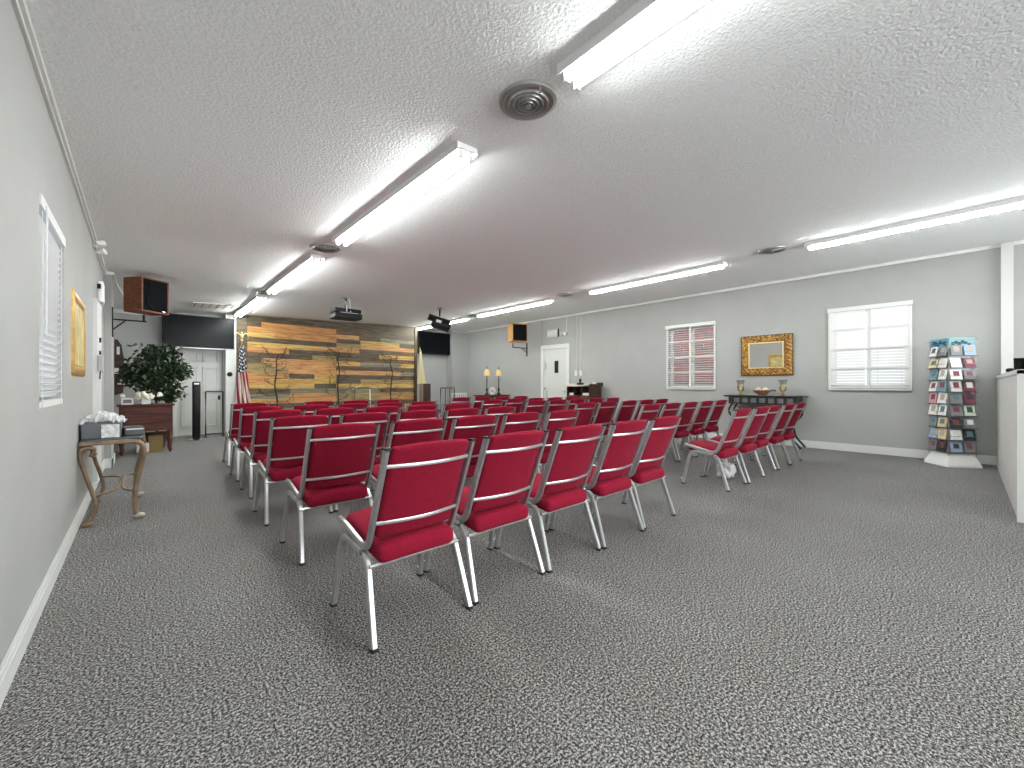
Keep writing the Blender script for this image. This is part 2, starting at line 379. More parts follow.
# ------------------------------------------------------------------ plank wall
WA, WB_ = Vector((1.806, 11.07)), Vector((6.30, 11.52))
wl = (WB_-WA).length; wang = math.atan2(WB_.y-WA.y, WB_.x-WA.x)
CTH, STH = math.cos(math.radians(42.1413)), math.sin(math.radians(42.1413))
def u2s(u):      # column in the photograph -> metres along the plank wall (layout of the planks)
    x = (u-512)/410; d = Vector((x*CTH+STH, -x*STH+CTH)); e = (WB_-WA)/wl
    den = d.x*e.y-d.y*e.x; return (WA.y*d.x-WA.x*d.y)/(-den) if abs(den) > 1e-9 else 0
PL = [
 [('D', 410)], [('D', 261), ('O', 336), ('B', 365), ('D', 410)], [('O', 336), ('P', 359), ('D', 380), ('G', 410)], [('Y', 275), ('O', 336), ('D', 360), ('Y', 399), ('D', 410)],
 [('D', 336), ('T', 360), ('P', 410)], [('Y', 310), ('P', 336), ('O', 359), ('D', 410)], [('O', 289), ('D', 379), ('Y', 410)], [('D', 312), ('T', 336), ('B', 410)],
 [('D', 261), ('P', 300), ('O', 336), ('Y', 360), ('G', 400), ('Y', 410)], [('T', 272), ('P', 336), ('B', 370), ('D', 410)], [('T', 288), ('P', 315), ('O', 336), ('P', 400), ('G', 410)], [('O', 289), ('D', 314), ('Y', 336), ('D', 410)],
 [('O', 270), ('Y', 336), ('D', 360), ('T', 410)], [('Y', 314), ('D', 336), ('Y', 365), ('Y', 410)], [('D', 290), ('G', 336), ('G', 380), ('B', 410)], [('G', 289), ('O', 336), ('T', 410)],
 [('Y', 262), ('P', 336), ('T', 380), ('O', 410)], [('Y', 262), ('D', 336), ('D', 410)], [('O', 300), ('D', 370), ('Y', 410)], [('D', 290), ('T', 410)], [('O', 340), ('D', 410)], [('D', 320), ('O', 410)], [('Y', 300), ('D', 410)]]
b = MB(); rnd = random.Random(3); RH = .1205
for i, row in enumerate(PL):
    s0 = 0
    for tn, u in row:
        s1 = wl if u >= 410 else max(s0+.02, u2s(u)); zt0 = 2.70+.0 - RH*i; t = rnd.uniform(.016, .03)
        # the top course follows the sloping ceiling
        zb = zt0-RH+.003
        if i == 0:
            za, zc_ = cz(WA.x+s0)-.004, cz(WA.x+s1*.995)-.006
            b.add([(s0, -t, zb), (s1, -t, zb), (s1, 0, zb), (s0, 0, zb), (s0, -t, za), (s1, -t, zc_), (s1, 0, zc_), (s0, 0, za)], [(0, 3, 2, 1), (4, 5, 6, 7), (0, 1, 5, 4), (1, 2, 6, 5), (2, 3, 7, 6), (3, 0, 4, 7)], TONES[tn])
        else: b.bb(s0+.001, s1-.001, -t, 0, max(0, zb), zt0, TONES[tn])
        s0 = s1
b.build('planks_tmp', None)
pl = bpy.data.objects['planks_tmp']; pl.name = 'planks'
pw = thing('plank_wall', 'horizontal reclaimed wood plank accent wall behind the stage', 'wall panel', (WA.x, WA.y, 0), wang); pw['kind'] = 'structure'
pl.parent = pw
MB().bb(0, wl, .002, .1, 0, 2.68).build('backing', TONES['D'], pw)
b = MB(); b.bb(-.20, -.005, -.02, .1, 0, 2.655); b.bb(wl+.005, wl+.10, -.04, .1, 0, 2.85); b.build('border_board', TONES['D'], pw)

# ------------------------------------------------------------------ chairs
def chair_proto():
    t = thing('stacking_chair', 'x', 'chair', (0, 0, 0))
    HW = .215
    def seatfn(P):
        y = P.y; z = P.z
        P.z += .018*math.cos(P.x/.2*PI/2) * (1 if z > 0 else .1)          # gentle crown
        P.z += (y+.0)*.13                                               # front higher
        if y > .14 and z < 0: P.z += (y-.14)*.25
        return P
    MB().rbox((0, .255, .385), (.395, .42, .085), .035, mid=(6, 6, 1), fn=seatfn).build('seat', RED, t, smooth=True)
    def bow(x, z=0): return -.028*math.cos(x/.2*PI/2)
    def backfn(P):
        P.y += bow(P.x); P.z += .012*math.cos(P.x/.2*PI/2)*(1 if P.z > 0 else 0)
        if P.z > .15: P.y -= .012*((P.z-.15)/.07)
        P.y += -(P.z)*.39
        return P
    MB().rbox((0, .034, .635), (.392, .052, .42), .024, mid=(8, 1, 8), fn=backfn).build('backrest', RED, t, smooth=True)
    for sx in (-1, 1):
        x = sx*HW
        # back post that turns into the seat rail
        path = arc([(x*.98, .47, .428), (x, .40, .424), (x, .13, .365), (x, -.060, .837)], .075, 7)
        ob = MB().sweep(path, .011, .018, n=8, square=True, up=(0, 1, .3)).build('back_frame', POSTM, t, smooth=True)
        MB().box((x, -.061, .840), (.026, .038, .008)).build('end_cap', BLACK, ob)
        # legs: front and rear, meeting under the rail
        xt, xb = sx*.222, sx*.243
        f = MB().sweep(arc([(xt, .25, .366), (xt, .40, .378), (xb, .475, .012)], .08, 7), .0135, .016, n=8, square=True, up=(0, 1, .3)).build('leg', METAL, t, smooth=True)
        MB().rbox((xb, .476, .007), (.030, .036, .014), .005, seg=1).build('foot_cap', RUBBER, f)
        MB().ball((xb+sx*.006, .490, .055), .010, n=8).ball((xb-sx*.016, .474, .055), .010, n=8).build('gang_button', CHROME, f, smooth=True)
        r = MB().sweep(arc([(xt, .25, .362), (xt, .115, .352), (xb, .0, .012)], .08, 7), .0135, .016, n=8, square=True, up=(0, 1, .3)).build('leg', METAL, t, smooth=True)
        MB().rbox((xb, -.001, .007), (.030, .036, .014), .005, seg=1).build('foot_cap', RUBBER, r)
    MB().sweep([(-.228, .075, .318), (.228, .075, .318)], .008, .008, n=6).build('seat_rail', METAL, t)
    for zz, yy in ((.762, -.039), (.502, .064)):
        pts = [(x_, yy+bow(x_)*1.35-.002, zz) for x_ in [(-.212+.424*i/12) for i in range(13)]]
        MB().sweep(pts, .004, .009, n=6, up=(0, 0, 1)).build('back_rail', METAL, t, smooth=True)
    return t
CH = chair_proto(); cache = tree_cache(CH)
ROWN = ['the nearest row', 'the second row', 'the third row', 'the fourth row', 'the fifth row', 'the far sixth row']
POSN = ['leftmost', 'second from the left', 'middle', 'second from the right', 'rightmost']
LEFTR = [(1.64, [.955, 1.486, 2.017, 2.548, 3.08]), (2.73, [.972, 1.507, 1.985, 2.54, 3.12]), (3.67, [.97, 1.48, 2.01, 2.54, 3.08]),
         (4.63, [1.03, 1.57, 2.08, 2.62, 3.15]), (5.57, [1.06, 1.58, 2.11, 2.60, 3.12]), (6.68, [1.12, None, 2.04, 2.60, 3.13])]
RIGHTR = [(1.63, [4.735, 5.278, 5.821, 6.365, 6.908]), (2.77, [4.906, 5.45, 5.99, 6.55, 7.10]), (3.70, [4.73, 5.3, 5.85, 6.37, 6.93]),
          (4.71, [4.74, 5.26, 5.79, 6.33, 6.87]), (5.58, [4.55, 5.09, 5.63, 6.17, 6.7]), (6.78, [4.73, 5.27, 5.8, 6.34])]
rc = random.Random(11); first = True
for side, R in (('left', LEFTR), ('right', RIGHTR)):
    for ri, (Y, xs) in enumerate(R):
        for i in range(1, len(xs)):                                  # neighbours stand side by side, never inside one another
            if xs[i] is not None and xs[i-1] is not None and xs[i]-xs[i-1] < .532: xs[i] = xs[i-1]+.532
        idx = [i for i, x in enumerate(xs) if x is not None]
        names = {5: POSN, 4: ['leftmost', 'second from the left', 'third from the left', 'rightmost']}[len(idx)]
        for k, i in enumerate(idx):
            o = CH if first else copy_tree(CH, None, cache); first = False
            o.location = (xs[i], Y+rc.uniform(-.015, .015), 0); o.rotation_euler = (0, 0, math.radians(rc.uniform(-.7, .7)))
            tag(o, f'burgundy padded chair, {names[k]} in {ROWN[ri]} of the {side} block', 'chair', f'burgundy chairs of the {side} block')

# ------------------------------------------------------------------ ceiling lights, vents
TUBEM = bpy.data.materials.new('lit_tube'); TUBEM.use_nodes = True
_n = TUBEM.node_tree; _p = _n.nodes['Principled BSDF']; _p.inputs['Base Color'].default_value = (.9, .9, .9, 1); _p.inputs['Emission Color'].default_value = (.95, 1, .985, 1); _p.inputs['Emission Strength'].default_value = TUBE
tilt = -math.atan(KS)
HOUS = mat('white_enamel', (240, 240, 238), .35)
def fixture(x, y0, y1, label):
    L = y1-y0; t = thing('tube_light', label, 'ceiling light', (x, (y0+y1)/2, cz(x)), 0, 'twin-tube strip lights')
    t.rotation_euler = (0, tilt, 0); h = L/2
    b = MB(); W = .082; b.bb(-W, -W+.005, -h, h, -.0495, -.03); b.bb(W-.005, W, -h, h, -.0495, -.03)
    b.add([(-W, -h, 0), (W, -h, 0), (W, h, 0), (-W, h, 0), (-W, -h, -.03), (W, -h, -.03), (W, h, -.03), (-W, h, -.03)], [(0, 1, 2, 3), (0, 4, 5, 1), (1, 5, 6, 2), (2, 6, 7, 3), (3, 7, 4, 0), (4, 7, 6, 5)])
    b.add([(-.02, -h+.02, -.03), (.02, -h+.02, -.03), (.02, h-.02, -.03), (-.02, h-.02, -.03), (-.012, -h+.02, -.048), (.012, -h+.02, -.048), (.012, h-.02, -.048), (-.012, h-.02, -.048)],
          [(0, 3, 2, 1), (4, 5, 6, 7), (0, 1, 5, 4), (1, 2, 6, 5), (2, 3, 7, 6), (3, 0, 4, 7)])
    b.build('housing', HOUS, t)
    for sx in (-1, 1):
        MB().sweep([(sx*.040, -h+.05, -.062), (sx*.040, h-.05, -.062)], .017, n=10).build('tube', TUBEM, t, smooth=True)
        for e in (-1, 1): MB().bb(sx*.040-.015, sx*.040+.015, e*(h-.03)-.01, e*(h-.03)+.01, -.084, -.03).build('lamp_holder', HOUS, t)
    return t
for i, (x, a, c) in enumerate([(1.615, -1.06, 1.365), (1.61, 2.22, 4.57), (1.61, 5.34, 7.78), (1.60, 8.46, 10.9)]):
    fixture(x, a, c, ['nearest strip light of the left row, cut by the top of the picture', 'second strip light of the left row, between the two large round vents', 'third strip light of the left row, beyond the round vent', 'farthest strip light of the left row, ending at the plank wall'][i])
for i, (x, a, c) in enumerate([(6.38, -1.07, 1.38), (6.40, 2.38, 4.84), (6.43, 5.86, 8.4), (6.52, 9.0, 11.7)]):
    fixture(x, a, c, ['nearest strip light of the right row, above the brochure rack side', 'second strip light of the right row, before the window', 'third strip light of the right row, in line with the wall speaker', 'farthest strip light of the right row, behind the tilted projector'][i])
VENTM = mat('vent_grey_metal', (168, 168, 165), .4, .6)
VENTD = mat('vent_dark', (24, 24, 24), .8)
def vent(x, y, r, label, m=VENTM):
    t = thing('round_vent', label, 'ceiling vent', (x, y, cz(x)), 0, 'round ceiling vents'); t.rotation_euler = (0, tilt, 0)
    MB().lathe([(r*.80, 0), (r, 0), (r, -.006), (r*.97, -.016), (r*.86, -.022), (r*.80, -.016)], n=36).build('rim', m, t, smooth=True)
    MB().lathe([(r*.80, -.001), (r*.80, -.004), (.001, -.004)], n=30).build('throat', VENTD, t)
    b = MB()
    for q in (.66, .50, .34, .19):
        N = 30; vs = []; fs = []
        for j in range(N):
            a = 2*PI*j/N
            for rr, z in ((q+.07, -.006), (q, -.022-.012*(1-q)), (q-.015, -.020-.012*(1-q)), (q+.05, -.005)): vs.append((rr*r*math.cos(a), rr*r*math.sin(a), z))
        for j in range(N):
            for k in range(4): fs.append((j*4+k, j*4+(k+1) % 4, ((j+1) % N)*4+(k+1) % 4, ((j+1) % N)*4+k))
        b.add(vs, fs)
    b.lathe([(.11*r, -.005), (.11*r, -.036), (.02*r, -.04)], n=14)
    b.build('cone_ring', m, t, smooth=True)
    MB().lathe([(.008, -.0), (.008, -.05), (.002, -.052)], n=8, c=(-.3*r, -.85*r, 0)).build('damper_pin', CHROME, t)
vent(1.61, 1.645, .165, 'round grey ceiling vent beside the nearest strip light')
vent(1.585, 4.97, .165, 'round ceiling vent between second and third left strip lights')
vent(1.60, 8.05, .16, 'small looking round vent before the farthest left strip light')
vent(6.28, 1.74, .17, 'round dark ceiling vent at the end of the right near strip light')
vent(6.28, 5.36, .16, 'round dark ceiling vent beyond the second right strip light')
vent(6.46, 8.62, .17, 'round dark vent near the tilted projector')
t = thing('ceiling_register', 'long white slotted air register above the left television', 'ceiling vent', (1.12, 9.95, cz(1.12)), .0); t.rotation_euler = (0, tilt, .0)
b = MB(); b.bb(-.40, .40, -.27, .27, -.012, 0); b.build('flange', HOUS, t)
b = MB(); [b.bb(-.36+i*.12, -.36+i*.12+.012, -.24, .24, -.014, -.0125) for i in range(7)]; b.build('slot', VENTD, t)

# ------------------------------------------------------------------ projectors
def projector_mount(t, drop):
    MB().lathe([(.07, 0), (.07, -.012), (.03, -.03), (.02, -.03)], n=14).build('ceiling_plate', METAL, t)
    MB().sweep([(0, 0, -.02), (0, 0, -drop)], .02, n=10).build('pole', DARKM, t)
z = cz(2.86)
t = thing('projector', 'black projector hung level in front of the plank wall', 'projector', (2.86, 7.82, z))
projector_mount(t, .24)
MB().rbox((0, 0, -.37), (.50, .34, .11), .02).build('body', BLACK, t, smooth=True)
MB().rbox((0, 0, -.27), (.48, .30, .07), .012).build('mount_tray', BLACK, t, smooth=True)
MB().bb(-.16, .16, -.172, -.168, -.325, -.315).build('vent_strip', METAL, t)
MB().sweep([(-.05, -.12, -.1), (-.04, -.16, -.3)], .01, n=6).sweep([(.06, -.02, -.03), (.03, -.155, -.3)], .008, n=6).build('cable', WHITE, t)
MB().lathe([(.04, -.012), (.04, .012)], M=Matrix.Rotation(PI/2, 3, 'X'), c=(.12, .176, -.37), n=14).build('lens', CHROME, t)
t = thing('projector', 'black projector tilted on its mount before the right strip lights', 'projector', (5.06, 8.05, cz(5.06)))
projector_mount(t, .2)
M = Matrix.Rotation(math.radians(18), 3, 'Y') @ Matrix.Rotation(math.radians(-25), 3, 'Z')
MB().box((-.02, 0, -.28), (.50, .30, .05), M=M).build('mount_tray', BLACK, t)
MB().rbox((.03, 0, -.40), (.42, .32, .12), .02, M=M).build('body', BLACK, t, smooth=True)
MB().box((-.10, -.12, -.33), (.12, .03, .06), M=M).build('label_plate', WHITE, t)

# ------------------------------------------------------------------ wall speakers
WALNUT = wood('walnut_veneer', (122, 70, 44), (86, 46, 30)); OAK = wood('oak_veneer', (196, 150, 84), (160, 112, 56))
GRILL = mat('speaker_cloth', (15, 16, 19), .9, spec=.1, noise=.2, nscale=200)
def speaker(loc, rz, size, m, label, woofer=True):
    w_, d_, h_ = size; t = thing('wall_speaker', label, 'speaker', loc, rz)
    b = MB(); k = .018
    b.bb(-w_/2, w_/2, -d_/2+.02, d_/2, -h_/2, h_/2)
    for (x0, x1, z0, z1) in ((-w_/2, w_/2, -h_/2, -h_/2+k), (-w_/2, w_/2, h_/2-k, h_/2), (-w_/2, -w_/2+k, -h_/2, h_/2), (w_/2-k, w_/2, -h_/2, h_/2)): b.bb(x0, x1, -d_/2, -d_/2+.021, z0, z1)
    b.build('cabinet', m, t)
    g = MB().bb(-w_/2+k, w_/2-k, -d_/2+.008, -d_/2+.022, -h_/2+k, h_/2-k).build('grille', GRILL, t)
    if woofer:
        R = Matrix.Rotation(PI/2, 3, 'X')
        MB().lathe([(.125, 0), (.12, .008), (.10, .004), (.05, .002), (.03, .006)], M=R, c=(0.0, -d_/2+.008, -.07), n=26).build('woofer', GRILL, t, smooth=True)
        MB().bb(-.09, .09, -d_/2+.0, -d_/2+.01, h_/2-.12, h_/2-.06).build('tweeter_horn', GRILL, t)
        MB().bb(.09, .14, -d_/2+.004, -d_/2+.008, -h_/2+.025, -h_/2+.037).build('badge', CHROME, t)
    return t
speaker((.06, 7.55, 2.315), math.radians(37), (.36, .30, .46), WALNUT, 'walnut speaker on a bracket at upper left near the ficus')
speaker((8.02, 8.62, 2.585), -math.atan2(.356, .925), (.46, .36, .50), OAK, 'black-fronted oak speaker on a bracket above the lamps', False)
def bracket(loc, sgn, L, zb, label):
    t = thing('speaker_bracket', label, 'bracket', loc)
    MB().bb(0, sgn*.015, -.03, .03, -.24, .16).build('wall_plate', DARKM, t)
    MB().sweep([(sgn*.01, 0, 0), (sgn*L, 0, 0)], .011, n=6).build('arm', DARKM, t)
    MB().sweep([(sgn*.01, 0, -.14), (sgn*L*.38, 0, -.008)], .009, n=6).build('brace', DARKM, t)
    MB().sweep([(sgn*(L-.03), 0, 0), (sgn*(L-.03), 0, zb)], .014, n=8).build('swivel_post', DARKM, t)
bracket((-.29, 7.68, 1.985), 1, .35, .09, 'black steel arm holding the walnut speaker')
bracket((XR, 8.93, 2.21), -1, .62, .12, 'black steel arm holding the oak speaker')

# ------------------------------------------------------------------ televisions
SCR = mat('tv_screen', (12, 14, 18), .25, spec=.12)
def tv(loc, w_, h_, label, rz=0, tiltx=0):
    t = thing('television', label, 'television', loc, rz); t.rotation_euler = (tiltx, 0, rz)
    MB().rbox((0, .03, 0), (w_, .07, h_), .01).build('bezel', BLACK, t)
    MB().bb(-w_/2+.02, w_/2-.02, -.009, -.004, -h_/2+.035, h_/2-.02).build('screen', SCR, t)
    return t
t = tv((.94, 11.05, 2.235), 1.24, .70, 'large wall television above the white door on the left')
MB().bb(-.62, .62, -.012, -.004, -.35, -.335).build('silver_strip', METAL, t)
MB().bb(-.1, .1, .06, .26, -.2, .2).build('wall_mount', BLACK, t)
t = tv((7.46, 12.1, 2.52), 1.34, .75, 'black television right of the plank wall')
MB().bb(-.15, .15, .06, .2, -.2, .2).build('wall_mount', BLACK, t)

# ------------------------------------------------------------------ ficus, desk and things round them
def ficus():
    t = thing('ficus_tree', 'dark green artificial ficus standing behind the wooden desk', 'plant', (.20, 9.45, 0))
    MB().lathe([(.11, 0), (.15, .26), (.16, .28), (.14, .28), (.13, .24)], n=20).build('pot', DKWOOD, t, smooth=True)
    b = MB(); r = random.Random(5)
    tips = []
    b.sweep(smooth_path([(0, 0, .22), (.02, .01, .6), (-.01, 0, .9), (.02, 0, 1.2)]), .018, n=7)
    for i in range(26):
        a = r.uniform(0, 2*PI); L = r.uniform(.16, .46); z0 = r.uniform(.75, 1.2)
        e = (L*math.cos(a), L*math.sin(a)*.8, z0+r.uniform(.05, .6)); tips.append(e)
        b.sweep(smooth_path([(0, 0, z0), (e[0]*.5, e[1]*.5, z0+.7*(e[2]-z0)), e], 3), .006, n=4, taper=lambda k: 1-.7*k)
    b.sweep(smooth_path([(0, 0, .85), (.25, -.02, .98), (.43, -.02, .92)], 4), .005, n=4)
    b.build('branches', mat('bark', (70, 52, 38), .9), t)
    LM = [mat('leaf_dark', (24, 44, 24), .38), mat('leaf_mid', (44, 66, 38), .38), mat('leaf_pale', (120, 132, 104), .4)]
    f = MB()
    def leaf(c, s, m):
        d = Vector((r.uniform(-1, 1), r.uniform(-1, 1), r.uniform(-1, .35))).normalized(); n = Vector((r.uniform(-1, 1), r.uniform(-1, 1), r.uniform(.1, 1))).normalized()
        q = d.cross(n).normalized(); n = q.cross(d); c = Vector(c)
        f.add([c, c+d*s*.35+q*s*.22+n*s*.05, c+d*s*.75+q*s*.17, c+d*s, c+d*s*.75-q*s*.17, c+d*s*.35-q*s*.22+n*s*.05, c+d*s*.5-n*s*.03], [(0, 1, 6), (1, 2, 6), (2, 3, 6), (3, 4, 6), (4, 5, 6), (5, 0, 6)], m)
    blobs = [((0, 0, 1.42), (.40, .32, .25), 620), ((-.26, 0, 1.30), (.24, .22, .2), 260), ((.30, 0, 1.36), (.20, .2, .18), 220), ((.06, 0, 1.66), (.30, .22, .13), 200), ((.10, 0, 1.05), (.24, .2, .17), 230), ((.16, -.02, .92), (.17, .15, .12), 110), ((-.16, 0, 1.12), (.18, .16, .12), 120), ((.30, -.02, .95), (.14, .04, .04), 12), ((-.05, 0, 1.78), (.34, .15, .04), 26)]
    for (c, s, n) in blobs:
        for _ in range(int(n*1.7)):
            v = Vector((r.gauss(0, 1), r.gauss(0, 1), r.gauss(0, 1))).normalized()*r.uniform(.45, 1.08)
            leaf((c[0]+v.x*s[0], c[1]+v.y*s[1], c[2]+v.z*s[2]), r.uniform(.06, .10), LM[0] if r.random() < .72 else (LM[1] if r.random() < .8 else LM[2]))
    f.build('foliage', None, t)
ficus()
t = thing('wooden_desk', 'reddish brown wooden desk with turned legs under the ficus', 'desk', (.065, 8.98, 0))
MB().rbox((0, 0, .775), (.70, .46, .03), .01).build('desktop', MAHOG, t, smooth=True)
b = MB(); b.bb(-.32, .32, -.2, .2, .36, .76); b.build('case', MAHOG, t)
b = MB(); b.bb(-.28, .28, -.206, -.2, .40, .72); b.build('front_panel', MAHOG, t)
for sx in (-1, 1):
    for sy in (-1, 1):
        MB().lathe([(.012, 0), (.018, .03), (.03, .05), (.018, .08), (.03, .16), (.035, .2), (.02, .24), (.03, .28), (.034, .36)], c=(sx*.29, sy*.18, 0), n=14).build('leg', MAHOG, t, smooth=True)
b = MB(); b.bb(-.09, .09, -.10, .10, 0, .27)
tag(b.build('storage_box', mat('yellow_card', (140, 114, 68), .7), loc=(.18, 9.0, .0)), 'tan box on the floor under the wooden desk', 'box')
b = MB(); b.rbox((0, 0, .08), (.16, .14, .16), .03)
tag(b.build('paper_bag', mat('white_paper', (225, 224, 218), .8), loc=(.02, 8.95, 0)), 'white crumpled bag under the wooden desk', 'bag')
t = thing('flower_vase', 'white square vase of cream flowers on the wooden desk', 'flowers', (.06, 8.88, .79))
MB().rbox((0, 0, .05), (.11, .09, .10), .012).build('vase', WHITE, t)
f = MB(); r = random.Random(2); CR = mat('cream_petal', (238, 234, 214), .7)
for _ in range(26): f.ball((r.gauss(0, .075), r.gauss(0, .04), .14+r.gauss(0, .018)), r.uniform(.02, .034), n=8)
f.build('flowers', CR, t)
t = thing('picture_frame', 'small white picture frame on the left end of the wooden desk', 'picture frame', (-.16, 8.9, .79), .1)
MB().bb(-.07, .07, 0, .015, 0, .10).build('frame', WHITE, t); MB().bb(-.05, .05, -.002, 0, .02, .08).build('picture', mat('grey_photo', (90, 92, 96), .4), t)
# brown plaque and switches on the alcove wall
t = thing('wall_plaque', 'tall brown wooden wall plaque beside the ficus', 'wall decoration', (-.325, 11.28, 1.42)); t.scale = (.62, 1, .95)
b = MB(); b.add([(x_, y_, z_) for y_ in (0, -.03) for (x_, z_) in ((-.1, -.55), (.10, -.5), (.12, .2), (.06, .5), (-.04, .62), (-.1, .6))], [(0, 1, 2, 3, 4, 5), (11, 10, 9, 8, 7, 6)]+[(i, (i+1) % 6, 6+(i+1) % 6, 6+i) for i in range(6)])
b.build('board', DKWOOD, t)
b = MB(); b.bb(-.05, .02, -.04, -.03, .30, .46); b.build('paper_note', WHITE, t)
for (x_, z_, l) in ((-.36, 1.38, 'white switch plate low on the brown plaque'), (-.31, 1.16, 'small white switch plate under the larger one')):
    tag(MB().rbox((0, 0, 0), (.07, .012, .11), .004).build('switch_plate', WHITE, loc=(x_, 11.235, z_)), l, 'switch')
# tall fan and stand
t = thing('tower_fan', 'tall slim dark tower fan in front of the white door', 'fan', (.82, 10.3, 0))
MB().lathe([(.14, 0), (.15, .012), (.12, .03), (.04, .04)], n=24).build('base', CHROME, t, smooth=True)
MB().rbox((0, 0, .6), (.13, .12, 1.14), .03).build('body', DARKM, t, smooth=True)
b = MB(); [b.bb(-.035, .035, -.066, -.06, .12+i*.035, .13+i*.035) for i in range(26)]; b.build('air_grille', BLACK, t)
MB().bb(-.04, .04, -.063, -.058, 1.11, 1.14).build('control_panel', METAL, t)
def open_stand(loc, w_, h_, label, bars=0):
    t = thing('display_stand', label, 'stand', loc); M_ = mat('stand_grey', (62, 62, 60), .4, .6)
    MB().sweep(arc([(-w_/2, 0, .01), (-w_/2, 0, h_), (w_/2, 0, h_), (w_/2, 0, .01)], .03, 4), .014, n=8).build('frame', M_, t, smooth=True)
    for sx in (-1, 1): MB().bb(sx*w_/2-.015, sx*w_/2+.015, -.14, .14, 0, .025).build('foot', M_, t)
    b = MB(); b.bb(-w_/2, w_/2, -.008, .008, .05, .07)
    for i in range(bars): b.bb(-w_/2+w_*(i+1)/(bars+1)-.008, -w_/2+w_*(i+1)/(bars+1)+.008, -.006, .006, .06, h_)
    b.build('crossbar', M_, t); return t
t = open_stand((1.165, 10.78, 0), .30, .965, 'empty grey metal frame stand before the white door')
MB().rbox((.08, -.02, .83), (.04, .03, .09), .01).build('hanging_tag', BLACK, t)
open_stand((6.35, 9.7, 0), .45, 1.02, 'dark metal rail stand right of the plank wall', 2)
tag(MB().lathe([(.05, 0), (.05, .02), (.035, .03), (.01, .034)], M=Matrix.Rotation(PI/2, 3, 'X'), n=20).build('thermostat', BLACK, loc=(1.475, 11.06, 1.34)), 'round black thermostat on the white door post', 'thermostat')

# ------------------------------------------------------------------ flags
def flagmat():
    m = bpy.data.materials.new('flag_cloth'); m.use_nodes = True; nt = m.node_tree; p = nt.nodes['Principled BSDF']; p.inputs['Roughness'].default_value = .8
    N = nt.nodes.new; Lk = nt.links.new
    uv = N('ShaderNodeUVMap'); sp = N('ShaderNodeSeparateXYZ'); Lk(uv.outputs[0], sp.inputs[0])
    def mth(op, a, b_=None):
        n = N('ShaderNodeMath'); n.operation = op
        for i, q in enumerate((a, b_)):
            if q is None: continue
            if isinstance(q, (int, float)): n.inputs[i].default_value = q
            else: Lk(q, n.inputs[i])
        return n.outputs[0]
    U, V = sp.outputs[0], sp.outputs[1]
    st = mth('LESS_THAN', mth('FRACT', mth('ADD', mth('SUBTRACT', mth('MULTIPLY', U, 3.2), mth('MULTIPLY', V, 1.5)), 10)), .5)
    can = mth('LESS_THAN', mth('ADD', V, mth('MULTIPLY', U, .06)), .46)
    r_ = mth('MULTIPLY', V, 19); a2 = mth('ADD', mth('MULTIPLY', U, 3.6), mth('MULTIPLY', mth('FLOOR', r_), .5))
    dx = mth('SUBTRACT', mth('FRACT', a2), .5); dy = mth('SUBTRACT', mth('FRACT', r_), .5)
    rr = mth('SQRT', mth('ADD', mth('MULTIPLY', dx, dx), mth('MULTIPLY', dy, dy)))
    star = mth('LESS_THAN', rr, .3)
    m1 = N('ShaderNodeMixRGB'); m1.inputs[1].default_value = srgb(226, 220, 216); m1.inputs[2].default_value = srgb(140, 24, 40); Lk(st, m1.inputs[0])
    m2 = N('ShaderNodeMixRGB'); m2.inputs[1].default_value = srgb(24, 28, 56); m2.inputs[2].default_value = srgb(235, 235, 235); Lk(star, m2.inputs[0])
    m3 = N('ShaderNodeMixRGB'); Lk(can, m3.inputs[0]); Lk(m1.outputs[0], m3.inputs[1]); Lk(m2.outputs[0], m3.inputs[2]); Lk(m3.outputs[0], p.inputs['Base Color'])
    return m
def flag(loc, H, label, m, w_top, w_bot, z1, z0, shift, finial):
    t = thing('standing_flag', label, 'flag', loc)
    MB().lathe([(.15, 0), (.15, .02), (.05, .05), (.03, .09)], n=24).build('base', mat('gold_base', (150, 120, 60), .35, .8), t, smooth=True)
    MB().sweep([(0, 0, .05), (0, 0, H)], .012, n=8).build('pole', OAK, t)
    G = mat('gold_finial', (224, 200, 140), .3, .7)
    if finial == 'eagle':
        b = MB(); b.ball((0, 0, H+.03), .03); b.ball((0, 0, H+.12), .035, sq=(1, 1, 1.6)); b.ball((.0, -.02, H+.19), .02)
        for s in (-1, 1): b.sweep(smooth_path([(s*.02, 0, H+.13), (s*.08, 0, H+.19), (s*.12, 0, H+.12), (s*.11, 0, H+.05)], 4), .022, .012, n=6, taper=lambda k: 1.1-.7*k)
        b.build('eagle_finial', G, t, smooth=True)
    else: MB().lathe([(.01, H), (.025, H+.03), (.012, H+.06), (.002, H+.12)], n=10).build('spear_finial', G, t, smooth=True)
    nu, nv = 26, 30; vs = []; fs = []; uvs = []
    for j in range(nv+1):
        v = j/nv; z = z1+(z0-z1)*v; W = w_top+(w_bot-w_top)*v
        for i in range(nu+1):
            u = i/nu; amp = .022+.035*v
            x = W*(u-.5)+shift*v; y = -.04+amp*math.sin(u*PI*5+v*1.2); vs.append((x, y, z-.05*math.sin(u*PI))); uvs.append((u, v))
    for j in range(nv):
        for i in range(nu): a = j*(nu+1)+i; fs.append((a, a+1, a+nu+2, a+nu+1))
    me = bpy.data.meshes.new('cloth'); me.from_pydata(vs, [], fs); me.materials.append(m)
    L = me.uv_layers.new(name='UVMap')
    for lp in me.loops:
        u, v = uvs[lp.vertex_index]
        # the cloth hangs from its hoist corner, so the fly turns downward
        L.data[lp.index].uv = (u, v)
    me.polygons.foreach_set('use_smooth', [True]*len(me.polygons))
    o = bpy.data.objects.new('cloth', me); COL.objects.link(o); o.parent = t
    sm = o.modifiers.new('thickness', 'SOLIDIFY'); sm.thickness = .003
